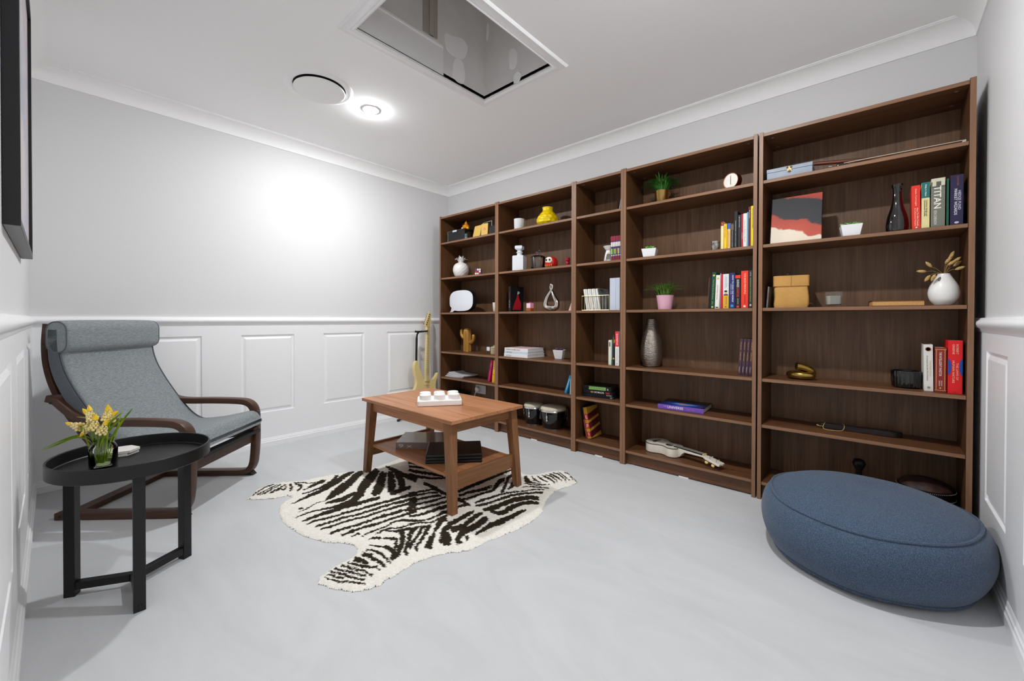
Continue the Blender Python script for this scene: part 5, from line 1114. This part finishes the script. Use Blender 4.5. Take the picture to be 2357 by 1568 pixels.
# bongos
M_SHELL = mat('bongo_shell', '#0c0c0e', .16, coat=.5)
M_SKIN = mat('drum_skin', '#d8d0ba', .6, var=.08, vscale=12)
bg = thing('bongo_drums', 'pair of black bongo drums with chrome hoops', 'drum', (1.218, .142, Z[0]))
for cx_, r_, h_ in ((-.108, .088, .168), (.098, .110, .172)):
    M = Matrix.Translation((cx_, 0, 0))
    MB().lathe([(r_ * .74, .004), (r_ * .80, .010), (r_ * .95, h_ * .55), (r_ * .985, h_ * .86), (r_ * .97, h_ * .95), (r_ * .90, h_ * .95), (r_ * .70, .010)], 56, M, True).build('drum_shell', M_SHELL, bg, smooth=50)
    MB().lathe([(r_ * .75, .0005), (r_ * .79, .003), (r_ * .79, .0085), (r_ * .74, .010), (r_ * .72, .004)], 56, M, True).build('bottom_ring', M_CHROME, bg, smooth=40)
    MB().lathe([(0, h_ + .0095), (r_ * .84, h_ + .0085), (r_ * .93, h_ + .004), (r_ * .985, h_ - .012), (r_ * .975, h_ - .016), (0, h_ - .004)], 56, M).build('drum_skin', M_SKIN, bg, smooth=40)
    MB().tube([(cx_ + r_ * 1.02 * math.cos(a * PI / 28), r_ * 1.02 * math.sin(a * PI / 28), h_ - .020) for a in range(56)], .0065, 8, True).build('hoop', M_CHROME, bg)
    for a in ((-172, -82, 20, 110) if cx_ > 0 else (-165, -78, 100, -10)):
        ca, sa = math.cos(R(a)), math.sin(R(a)); MM = Matrix.Translation((cx_, 0, 0)) @ Matrix.Rotation(R(a), 4, 'Z')
        MB().tube([(r_ * 1.03, 0, h_ - .016), (r_ * 1.06, 0, h_ - .030), (r_ * 1.05, 0, h_ - .085)], .0032, 8, M=MM).ball((r_ * 1.045, 0, h_ - .062), (.006, .0085, .016), 12, 8, MM).ball((r_ * 1.02, 0, h_ - .088), (.006, .008, .012), 12, 8, MM).build('tuning_lug', M_CHROME, bg)
MB().box((-.03, -.025, .06), (.0, .025, .12)).build('centre_block', M_SHELL, bg, smooth=0)

# ------------------------------------------------------------------ narrow bookcase objects
t = thing('card', 'pale blue card half hidden on the narrow bookcase top shelf', 'card', (1.942, .05, Z[5] + .0015), rot=(0, R(9), 0))
MB().box((0, 0, 0), (.004, .10, .080)).build('card_front', flat('#a9c4e0', .4), t, smooth=0)
MB().box((.0042, .001, 0), (.006, .099, .078)).build('card_back', flat('#d8dade', .5), t, smooth=0)
t = thing('oil_burner', 'white ceramic oil burner with an arched opening', 'oil burner', (1.850, .070, Z[4]))
n_ = 40; vs = []; fs = []; rows = [(0, .032), (.015, .0315), (.035, .028), (.055, .024), (.072, .019), (.082, .0165)]
for z_, r_ in rows:
    for i in range(n_):
        a = 2 * PI * i / n_; vs.append((r_ * math.cos(a), r_ * math.sin(a), z_ + .0005))
for q in range(len(rows) - 1):
    for i in range(n_):
        a = 2 * PI * (i + .5) / n_; da = abs((a - R(-55) + PI) % (2 * PI) - PI)
        if rows[q][0] < .055 and da < R((44, 42, 34, 0, 0)[q]): continue
        fs.append((q * n_ + i, q * n_ + (i + 1) % n_, (q + 1) * n_ + (i + 1) % n_, (q + 1) * n_ + i))
o = MB().add(vs, fs).build('body', M_WHITE, t, smooth=50); so = o.modifiers.new('wall', 'SOLIDIFY'); so.thickness = .004; so.offset = -1
MB().lathe([(0, .083), (.016, .083), (.022, .090), (.037, .112), (.035, .114), (.020, .094), (0, .091)], 40).build('dish', M_WHITE, t, smooth=50)
MB().lathe([(0, .0008), (.017, .0008), (.017, .012), (.004, .016), (0, .016)], 24).build('tealight', M_MATTW, t, smooth=40)
# wire basket of booklets
t = thing('wire_basket', 'gold wire basket holding white booklets', 'basket', (1.655, .030, Z[3]))
bw, bd_, bh = .222, .20, .108; mb = MB()
M_WIRE = mat('pale_gold_wire', '#cdb587', .3, metal=.8)
for z_ in (.0025, bh): mb.tube([(0, 0, z_), (bw, 0, z_), (bw, bd_, z_), (0, bd_, z_)], .002, 6, True)
mb.build('rim_wires', M_WIRE, t)
mb = MB()
for i in range(1, 9): mb.tube([(bw * i / 9, 0, .004), (bw * i / 9, 0, bh)], .0014, 6).tube([(bw * i / 9, bd_, .004), (bw * i / 9, bd_, bh)], .0014, 6).tube([(bw * i / 9, 0, .0025), (bw * i / 9, bd_, .0025)], .0012, 6)
for i in range(0, 8): mb.tube([(0, bd_ * i / 7, .004), (0, bd_ * i / 7, bh)], .0014, 6).tube([(bw, bd_ * i / 7, .004), (bw, bd_ * i / 7, bh)], .0014, 6)
mb.build('upright_wires', M_WIRE, t)
names = ('first', 'second', 'third', 'fourth', 'fifth', 'sixth', 'seventh')
for i in range(7):
    t = thing('booklet', f'white booklet with dark edge in the wire basket, {names[i]} from its open side', 'booklet', (1.690 + .0168 * i, .036, Z[3] + .0045), group='white booklets in the wire basket', rot=(0, R(-10), 0))
    MB().box((0, 0, 0), (.0125, .158, .155)).build('pages', flat('#e9e7df', .6), t, smooth=0)
    MB().box((.0128, .0, 0), (.0142, .166, .156)).build('back_cover', flat('#3a4152' if i % 2 else '#d9dadb', .5), t, smooth=0)
    if i == 6:
        MB().prism([(.01, .0), (.166, .0), (.166, .075), (.01, .075)], .0145, .0149, Matrix(((0, 0, 1, 0), (1, 0, 0, 0), (0, 1, 0, 0), (0, 0, 0, 1)))).prism([(.01, .076), (.166, .076), (.166, .155), (.01, .155)], .0144, .0146, Matrix(((0, 0, 1, 0), (1, 0, 0, 0), (0, 1, 0, 0), (0, 0, 0, 1)))).build('cover_photo', mat('cover_photo', '#3c3236', .4, c2='#8d8f8c', vscale=9), t, smooth=0)

# ------------------------------------------------------------------ bookcase with the copper clock
t = thing('potted_plant', 'bushy green plant in a gold pot on the top shelf', 'potted plant', (2.222, .110, Z[5]))
MB().lathe([(0, .0005), (.036, .0005), (.038, .004), (.047, .088), (.0485, .090), (.046, .091), (.044, .086), (.036, .01), (0, .008)], 40).build('pot', M_GOLD, t, smooth=40)
MB().lathe([(0, .076), (.0435, .076), (.0435, .078), (0, .079)], 24).build('soil', flat('#2a2018', .9), t)
MB().tube([(.046 + .008 * math.sin(a * PI / 8), 0, .072 - .010 + .012 * math.cos(a * PI / 8)) for a in range(16)], .002, 6, True).build('ring_handle', M_GOLD, t)
M_GR1 = mat('grass_dark', '#1d4a18', .5, c2='#3f7f2a', vscale=60)
rr = random.Random(11)
def tuft(t, n, z0, spread, h0, h1, rad, wd, m, droop=.6, chunk=14):
    mb = MB()
    for i in range(n):
        a = rr.random() * 2 * PI; s_ = spread * (.15 + .85 * rr.random()); h = h0 + (h1 - h0) * rr.random() * (1 - .45 * s_ / spread); d_ = Vector((math.cos(a), math.sin(a), 0)); b0 = d_ * (rad * rr.random()) + Vector((0, 0, z0))
        tip = b0 + d_ * s_ + Vector((0, 0, h * (1 - droop * s_ / spread * .6))); mid = b0 + d_ * (s_ * .38) + Vector((0, 0, h * .66))
        P_ = spline([b0, mid, tip], 3); kk = len(P_); sd = Vector((-math.sin(a), math.cos(a), 0))
        mb.blade(P_, [wd * (1 - .9 * (q / (kk - 1)) ** 1.6) for q in range(kk)], sd, .0004)
        if i % chunk == chunk - 1 or i == n - 1: mb.build('leaf_tuft', m, t); mb = MB()
tuft(t, 260, .078, .125, .06, .150, .038, .0052, M_GR1, .85)
t = thing('clock', 'round copper rimmed clock with a pale dial', 'clock', (2.655, .045, Z[5] + .047), R(-18))
MX2 = Matrix.Rotation(R(90), 4, 'X')
M_COPPER = mat('copper', '#8a4a30', .22, metal=.9)
MB().lathe([(0, -.042), (.040, -.042), (.0455, -.036), (.0462, .0), (.0455, .003), (.0425, .003), (.0425, .0005), (0, .0005)], 48, MX2).build('case', M_COPPER, t, smooth=40)
MB().lathe([(0, .0006), (.0424, .0006), (.0424, .0012), (0, .0012)], 40, MX2).build('dial', mat('pearl_dial', '#e4dcd2', .35, c2='#f0ece4', vscale=30), t)
MB().box((-.0011, -.0026, -.004), (.0011, -.0018, .030)).box((-.0013, -.0026, -.022), (.0013, -.0018, .004)).build('clock_hand', M_BLACK, t, smooth=0)
t = thing('potted_succulent', 'small green succulent in a white square pot under the gold pot', 'potted plant', (2.166, .050, Z[4]), R(14))
square_pot(t, .052, .066, .054)
rosette(t, (0, 0, .044), .040, 6, 2, mat('succulent_green', '#3f8f2a', .45, c2='#6cc04a', vscale=40), .9, .2)
t = thing('tealight_holder', 'mottled silver glass tea light holder before a row of books', 'candle holder', (2.571, .055, Z[4]))
MB().lathe([(0, .0005), (.021, .0005), (.0225, .004), (.0235, .056), (.0215, .056), (.0205, .008), (0, .006)], 36).build('glass_cup', mat('mercury_glass', '#d5d3cf', .2, metal=.85, c2='#6f6c68', vscale=50), t, smooth=40)
t = thing('potted_plant', 'spiky grass in a pink pot', 'potted plant', (2.262, .070, Z[3]))
MB().lathe([(0, .0005), (.041, .0005), (.042, .003), (.053, .088), (.0545, .092), (.052, .093), (.050, .088), (.040, .01), (0, .008)], 44).build('pot', flat('#eab4c8', .45), t, smooth=40)
MB().lathe([(0, .080), (.0490, .080), (.0490, .082), (0, .083)], 24).build('soil', flat('#2a2018', .9), t)
tuft(t, 190, .082, .105, .06, .128, .045, .0042, mat('grass_mid', '#2c5a1a', .5, c2='#76983a', vscale=60), .45)
t = thing('floor_vase', 'tall silver textured vase', 'vase', (2.138, .150, Z[2]))
M_VS = mat('ribbed_silver', '#9d948a', .32, metal=.9, bump=1., bscale=260, stretch=(.12, .12, 1))
MB().lathe([(0, .0005), (.046, .0005), (.055, .006)] + [tuple(p)[:2] for p in spline([(.055, .006, 0), (.068, .06, 0), (.071, .11, 0), (.064, .18, 0), (.048, .25, 0), (.036, .295, 0), (.032, .328, 0)], 5)] + [(.029, .330), (.027, .32), (.030, .29), (.030, .25), (0, .25)], 56).build('vase_body', M_VS, t, smooth=60)
# ukulele
uk = thing('ukulele', 'white ukulele lying on its back on the bottom shelf', 'ukulele', (2.118, .178, Z[0]), R(-16.5))
M_UK = mat('white_lacquer', '#e4ddcc', .28, coat=.3)
hb = [(0, .0), (.004, .035), (.022, .068), (.055, .085), (.088, .080), (.118, .060), (.140, .052), (.165, .054), (.195, .064), (.222, .058), (.240, .035), (.244, .0)]
ob = [tuple(p)[:2] for p in spline([(*p, 0) for p in hb], 5)]; ob = ob + [(x, -y) for x, y in ob[::-1]][1:-1]
MB().prism(ob, .001, .060).build('body', M_UK, uk, smooth=40, bevel=.0015)
MB().prism([(.12 + (x - .12) * 1.006, y * 1.012) for x, y in ob], .0565, .0605).prism([(.12 + (x - .12) * 1.006, y * 1.012) for x, y in ob], .0004, .004).build('binding', M_BLACK, uk, smooth=40)
MB().prism([(.12 + (x - .12) * .985, y * .975) for x, y in ob], .0602, .0612).build('soundboard', M_UK, uk, smooth=40)
MB().lathe([(0, .0613), (.026, .0613), (.026, .0616), (0, .0616)], 32, Matrix.Translation((.165, 0, 0))).build('sound_hole_shade', mat('hole_shade_black', '#0a0808', .9), uk)  # flat disc on the soundboard, coloured as the shade inside a hole
MB().box((.052, -.035, .0613), (.070, .035, .066)).box((.060, -.024, .066), (.063, .024, .069)).build('bridge', M_BLACK, uk, smooth=0, bevel=.001)
MB().prism([(.205, .016), (.205, -.016), (.412, -.0165), (.412, .0165)], .0613, .0665).build('fretboard', mat('dark_fretboard', '#241e1e', .5), uk, smooth=0)
vs = []; P_ = [(.240, .019, .058, .004), (.256, .018, .050, .012), (.275, .0165, .028, .045), (.40, .0165, .016, .047), (.425, .0175, .014, .047)]
mb = MB(); vs = []; fs = []
for x, hw, th, z0 in ((.238, .020, .0, .006), (.252, .0185, 0, .008), (.268, .0175, 0, .030), (.285, .0165, 0, .044), (.405, .0165, 0, .050), (.420, .018, 0, .050)): vs += [(x, -hw, z0), (x, hw, z0), (x, hw, .0612), (x, -hw, .0612)]
for i in range(5):
    for q in range(4): fs.append((i * 4 + q, i * 4 + (q + 1) % 4, i * 4 + 4 + (q + 1) % 4, i * 4 + 4 + q))
fs += [(3, 2, 1, 0), (20, 21, 22, 23)]
MB().add(vs, fs).build('neck', M_UK, uk, smooth=40, bevel=.002)
HD = Matrix.Translation((.418, 0, .056)) @ Matrix.Rotation(R(11), 4, 'Y')
MB().prism([(0, .018), (.018, .026), (.108, .030), (.108, .010), (.100, 0), (.108, -.010), (.108, -.030), (.018, -.026), (0, -.018)], -.008, .005, HD).build('headstock', M_UK, uk, bevel=.002)
MB().box((.410, -.017, .0614), (.417, .017, .070)).build('nut', mat('bone_nut', '#dcc88a', .5), uk, smooth=0)
for i in range(4):
    x, s_ = .038 + .042 * (i // 2), (-1 if i % 2 else 1)
    p = MB().tube([(x, s_ * .014, .005), (x, s_ * .014, .018)], .003, 8, M=HD).build('tuner_post', M_CHROME, uk)
    MB().tube([(x, s_ * .014, -.012), (x, s_ * .036, -.012)], .002, 6, M=HD).ball((x, s_ * .042, -.012), (.011, .006, .008), 14, 8, HD).build('tuner_key', mat('cream_button', '#dcc680', .4), uk)
mb = MB()
for i in range(4):
    y = -.012 + .008 * i; mb.tube([(.061, y * 1.4, .0695), (.17, y * 1.2, .0695), (.413, y, .0705)], .0005, 4)
mb.build('strings', flat('#d8d4cc'), uk)

# ------------------------------------------------------------------ end bookcase objects
t = thing('cash_box', 'grey blue box with a brass clasp on the top shelf', 'box', (2.842, .016, Z[5]), R(2))
M_CB = mat('grey_blue_paint', '#8d98a6', .4, var=.06, vscale=30)
MB().box((0, 0, .0005), (.202, .15, .036)).build('box_body', M_CB, t, smooth=0, bevel=.001)
MB().box((-.001, -.001, .037), (.203, .151, .056)).build('lid', M_CB, t, smooth=0, bevel=.001)
MB().box((.092, -.0035, .026), (.112, -.0012, .052)).ball((.094, -.004, .048), .005, 10, 6).ball((.110, -.004, .048), .005, 10, 6).ball((.102, -.0055, .028), (.006, .004, .006), 10, 6).build('clasp', mat('brass', '#8f7c58', .35, metal=.9), t, smooth=50)
t = thing('violin_bow', 'long violin bow with pale hair lying along the top shelf', 'violin bow', (3.10, .030, Z[5] + .001), R(1))
MB().tube([(.02, .006, .006), (.16, .008, .005), (.32, .006, .0045), (.475, .003, .0045)], [.0045, .004, .0036, .003], 8).build('stick', wood('bow_wood', '#5a2614', '#8a4424', 'x'), t)
MB().box((.07, -.004, .0135), (.478, .008, .0165)).build('hair', flat('#cfc2ae', .6), t, smooth=0)
MB().box((.04, -.004, .001), (.085, .010, .0165)).build('frog', flat('#2a1410', .3), t, smooth=0, bevel=.002)
MB().ball((.047, -.004, .008), .0045, 12, 8).lathe([(0, 0), (.005, 0), (.005, .012), (0, .013)], 12, Matrix.Translation((.022, .006, .012)) @ Matrix.Rotation(R(-90), 4, 'Y')).build('silver_fitting', M_CHROME, t)
MB().box((.470, -.004, .0008), (.481, .008, .0168)).build('tip', flat('#e0dace', .4), t, smooth=0)
t = thing('wooden_cane', 'dark wooden rod lying behind the violin bow', 'rod', (2.96, .120, Z[5]), R(-4))
MB().tube([(0, 0, .0775), (.085, 0, .0675), (.30, 0, .032), (.46, 0, .0085)], [.010, .0098, .009, .008], 12).build('shaft', wood('cane_wood', '#4a2212', '#77391c', 'x'), t)
MB().lathe([(0, 0), (.011, 0), (.0115, .010), (.009, .016), (0, .016)], 14, Matrix.Translation((-.014, 0, .079)) @ Matrix.Rotation(R(96), 4, 'Y')).build('end_cap', M_BLACK, t)
# generic abstract canvas
def canvas_mat():
    m = bpy.data.materials.new('abstract_paint'); m.use_nodes = True; nt = m.node_tree; N = nt.nodes.new; L = nt.links.new; b = nt.nodes['Principled BSDF']
    tc = N('ShaderNodeTexCoord'); sp = N('ShaderNodeSeparateXYZ'); L(tc.outputs['Object'], sp.inputs[0])
    n = N('ShaderNodeTexNoise'); n.inputs['Scale'].default_value = 9; n.inputs['Detail'].default_value = 5; L(tc.outputs['Object'], n.inputs['Vector'])
    a = N('ShaderNodeMath'); a.operation = 'MULTIPLY_ADD'; L(n.outputs['Fac'], a.inputs[0]); a.inputs[1].default_value = .10; L(sp.outputs['Z'], a.inputs[2])
    x = N('ShaderNodeMath'); x.operation = 'MULTIPLY_ADD'; L(sp.outputs['X'], x.inputs[0]); x.inputs[1].default_value = .32; L(a.outputs[0], x.inputs[2])
    rp = N('ShaderNodeValToRGB'); e = rp.color_ramp.elements; rp.color_ramp.interpolation = 'LINEAR'
    e[0].position = .09; e[0].color = (*lin('#e0d2bd'), 1); e[1].position = .36; e[1].color = (*lin('#a83a22'), 1)
    for p, c in ((.145, '#e0d2bd'), (.150, '#b8452c'), (.205, '#a83c26'), (.212, '#1d1d22'), (.335, '#17181c'), (.343, '#9a3420')): q = e.new(p); q.color = (*lin(c), 1)
    L(x.outputs[0], rp.inputs[0]); L(rp.outputs[0], b.inputs['Base Color']); b.inputs['Roughness'].default_value = .6
    return m
t = thing('canvas_painting', 'small red black and cream abstract canvas leaning in bookcase', 'painting', (2.856, .036, Z[4] + .0050), rot=(R(-13), 0, R(1)))
MB().box((0, 0, 0), (.226, .016, .262)).build('canvas', canvas_mat(), t, smooth=0, bevel=.002)
MB().box((.004, .0162, .004), (.222, .019, .258)).build('stretcher', flat('#7a4a34', .7), t, smooth=0)
t = thing('potted_succulent', 'spiky pale green succulent in a white pot beside the canvas', 'potted plant', (3.198, .050, Z[4]), R(8))
square_pot(t, .046, .060, .056)
M_SUC = mat('pale_succulent', '#4f9a3c', .45, c2='#9cd078', vscale=40)
for cxy in ((-.018, 0), (.018, .006), (0, -.016)): rosette(t, (*cxy, .046), .034, 7, 2, M_SUC, .7, .11)
t = thing('dark_bottle', 'dark glossy glass bottle carafe beside the red book', 'bottle', (3.366, .062, Z[4]))
MB().lathe([(0, .0005), (.034, .0005)] + [tuple(p)[:2] for p in spline([(.038, .004, 0), (.041, .030, 0), (.037, .070, 0), (.026, .110, 0), (.0185, .145, 0), (.016, .180, 0), (.0165, .208, 0)], 5)] + [(.020, .212), (.020, .226), (.0165, .227), (.013, .222), (.012, .18), (.02, .12), (.030, .06), (.03, .010), (0, .010)], 48).build('bottle_body', mat('smoked_glass', '#0d0709', .06, coat=.5, spec=.8), t, smooth=50)
# paper bag planter
t = thing('paper_bag', 'folded brown kraft paper bag with a dry sprig', 'paper bag', (2.942, .105, Z[3]), R(10))
M_KR = mat('kraft_paper', '#c1914c', .7, var=.07, vscale=14, bump=.35, bscale=30)
def sqr(w_, z_, j=0):
    c = rect(w_, w_ * .94, .012, 3); return [(x + j * math.sin(9 * y + 40 * z_), y + j * math.cos(11 * x + 30 * z_), z_) for x, y in c]
rings = [sqr(.150, .0005), sqr(.158, .02, .003), sqr(.152, .06, .003), sqr(.150, .105, .002), sqr(.148, .112)]; n_ = len(rings[0]); mb = MB(); vs = [p for r_ in rings for p in r_]
fs = [(q * n_ + i, q * n_ + (i + 1) % n_, (q + 1) * n_ + (i + 1) % n_, (q + 1) * n_ + i) for q in range(len(rings) - 1) for i in range(n_)] + [tuple(range(n_))[::-1]]
MB().add(vs, fs).build('bag_body', M_KR, t, smooth=40)
rings = [sqr(.153, .114), sqr(.160, .116), sqr(.161, .170, .002), sqr(.155, .172, .002), sqr(.150, .115)]; vs = [p for r_ in rings for p in r_]
fs = [(q * n_ + i, q * n_ + (i + 1) % n_, (q + 1) * n_ + (i + 1) % n_, (q + 1) * n_ + i) for q in range(len(rings) - 1) for i in range(n_)]
MB().add(vs, fs).build('turned_cuff', M_KR, t, smooth=40)
MB().box((-.0006, -.0765, .116), (.0006, -.0755, .171)).build('cuff_seam', flat('#8a622c'), t, smooth=0)
MB().tube([(.03, .02, .02), (.045, .01, .16), (.070, -.01, .192)], .0012, 6).tube([(-.01, .02, .02), (-.012, .02, .185)], .001, 6).ball((-.012, .02, .188), (.006, .003, .003), 8, 6).tube([(.05, .006, .168), (.066, 0, .182)], .003, 6).build('dry_sprig', flat('#6a4424', .8), t)
# glass candle
t = thing('candle', 'white candle in a clear square glass', 'candle', (3.132, .068, Z[3]), R(6))
sq([(.046, .0005), (.050, .012), (.052, .080), (.0475, .080), (.0455, .013), (.04, .010)]).build('glass_holder', M_GLASS, t, smooth=0, bevel=.002)
MB().lathe([(0, .0135), (.029, .0135), (.0325, .055), (.031, .057), (0, .056)], 36).build('wax', mat('wax', '#e8e4d8'), t, smooth=40)
MB().tube([(0, 0, .056), (.001, 0, .064)], .001, 6).build('wick', M_BLACK, t)
# white drop vase with bunny tails
t = thing('vase', 'white drop shaped vase with a slanted mouth', 'vase', (3.522, .072, Z[3]))
MB().lathe([(0, .0005), (.026, .0005)] + [tuple(p)[:2] for p in spline([(.030, .003, 0), (.045, .025, 0), (.0515, .055, 0), (.046, .088, 0), (.033, .115, 0), (.022, .136, 0), (.020, .143, 0)], 5)] + [(.018, .1435), (.018, .135), (.03, .10), (0, .09)], 48).build('vase_body', M_WHITE, t, smooth=60)
MB().ball((0, 0, 0), (.0065, .002, .012), 16, 8, Matrix.Translation((-.0145, -.0275, .118)) @ Matrix.Rotation(R(-25), 4, 'X') @ Matrix.Rotation(R(14), 4, 'Y')).build('mouth_shade', mat('mouth_shade_grey', '#6d6866', .6), t, smooth=60)  # grey bump on the vase wall, coloured as the shade in the mouth
gr = thing('bunny_tail_bunch', 'dried beige bunny tail grass stems in the white vase', 'dried flowers', (3.522, .072, Z[3]))
M_BT = mat('bunny_tail', '#b08a4e', .9, c2='#d9b878', vscale=120, bump=.8, bscale=400)
for x, y, z_, tx, tz in ((-.058, -.02, .156, -.9, .1), (-.040, -.01, .176, -.55, .75), (-.046, -.03, .136, -.5, -.8), (-.030, -.04, .138, -.35, -.8), (.004, -.01, .188, .5, .8), (.014, .0, .203, .45, .85), (.012, -.02, .180, .6, .45), (.028, -.01, .190, .6, .6), (.030, .01, .176, .7, .6), (.034, -.02, .158, .85, .3), (.020, .02, .215, .4, .9)):
    h_ = Vector((x, y, z_)); d_ = Vector((tx, 0, tz)).normalized(); b0 = Vector((x * .12, .0, .145))
    sm = MB().tube([Vector((x * .05, 0, .100)), b0, b0.lerp(h_, .6) + Vector((0, 0, .006)), h_], .0007, 5).build('stem', flat('#a88a54', .8), gr)
    MB().tube([h_ - d_ * .002, h_ + d_ * .004, h_ + d_ * .014, h_ + d_ * .024, h_ + d_ * .032], [.001, .0055, .0072, .0055, .0008], 10).build('seed_head', M_BT, sm, smooth=70)
# gold knot
t = thing('knot_ornament', 'brass knot of thick tube on the shelf', 'ornament', (2.987, .130, Z[2]), R(-6))
P_ = spline([(-.012, -.030, .072), (.010, -.016, .068), (.040, .004, .052), (.048, .020, .030), (.020, .034, .0225), (-.024, .030, .0225), (-.046, .002, .0225), (-.030, -.026, .0225), (.010, -.032, .0225), (.044, -.018, .0225), (.052, .006, .024)], 6)
MB().tube(P_, [.0205] * (len(P_) - 1) + [.019], 20).build('tube', mat('brass_polished', '#a98a45', .22, metal=.95), t, smooth=60)
# black ribbed bowl
t = thing('bowl', 'black glossy ribbed bowl beside the white spined book', 'bowl', (3.405, .130, Z[2]))
vs = []; fs = []; nn = 72; rows = [(.042, .0005), (.050, .006), (.053, .035), (.054, .078), (.0525, .082), (.049, .080), (.046, .030), (.040, .010)]; k = len(rows)
for i in range(nn):
    a = 2 * PI * i / nn
    for q, (r_, z_) in enumerate(rows): r2 = r_ + (.0022 * math.cos(24 * a + 4 * math.sin(z_ * 60)) if 1 <= q <= 3 else 0); vs.append((r2 * math.cos(a), r2 * math.sin(a), z_))
for i in range(nn):
    j = (i + 1) % nn
    for q in range(k - 1): fs.append((i * k + q, j * k + q, j * k + q + 1, i * k + q + 1))
fs += [tuple(i * k for i in range(nn))[::-1], tuple(i * k + k - 1 for i in range(nn))]
MB().add(vs, fs).build('bowl_body', mat('black_gloss', '#08080a', .07, coat=.6), t, smooth=40)
# carved paddle
t = thing('carved_paddle', 'dark carved wooden paddle with a gold cord loop', 'ornament', (3.075, .150, Z[1] + .001), R(4))
M_CV = mat('carved_dark_wood', '#261d1b', .45, var=.2, vscale=60)
pl = [(0, .010), (.03, .013), (.09, .011), (.14, .013), (.20, .022), (.25, .028), (.29, .024), (.315, .010), (.322, 0)]
pl = [tuple(p)[:2] for p in spline([(*p, 0) for p in pl], 4)]
MB().prism(pl + [(x, -y) for x, y in pl[::-1]][1:], .0, .026).build('blade', M_CV, t, bevel=.006, seg=3)
for i in range(6):
    x = .20 + .017 * i; MB().tube([(x, -.016, .0262), (x + .012, .012, .0268)], .0022, 6).build('carved_ridge', mat('worn_ridge', '#5c4f49', .5), t)
MB().tube(spline([(.02, -.006, .029), (.012, -.030, .012), (.02, -.052, .003), (.06, -.058, .003), (.092, -.040, .006), (.10, -.014, .026), (.094, .0, .030)], 5), .0013, 6).tube(spline([(.012, -.024, .012), (-.010, -.022, .012), (-.016, -.012, .014), (-.008, -.010, .014)], 4), .0013, 6).build('cord_loop', mat('gold_cord', '#c9b070', .5), t)
# dark drum behind the pouf
t = thing('drum', 'dark studded leather drum behind the blue pouf', 'drum', (3.475, .150, Z[0]))
M_LE = mat('dark_leather', '#0b0908', .5)
MB().lathe([(.098, .0005), (.1, .004), (.1, .108), (.094, .112), (0, .112)], 48).lathe([(0, .0003), (.098, .0005)], 48).build('shell', M_LE, t, smooth=40)
MB().lathe([(.094, .1122), (.085, .126), (.05, .142), (0, .147)], 40).build('lid', mat('patterned_leather', '#1a0f0c', .6, c2='#4a2c24', vscale=26), t, smooth=60)
for z_ in (.106, .070):
    mb = MB()
    for i in range(90):
        a = 2 * PI * i / 90; mb.ball((.1008 * math.cos(a), .1008 * math.sin(a), z_), .0013, 6, 4)
    mb.build('stud_row', flat('#c8c2b6', .4), t)
t = thing('knob_ornament', 'small black round knob just visible above the pouf', 'ornament', (3.235, .16, Z[0]))
MB().lathe([(0, .0005), (.030, .0005), (.032, .01), (.014, .03), (.012, .12), (.022, .14), (.028, .158), (.020, .176), (0, .182)], 32).build('knob', M_LE, t, smooth=50)
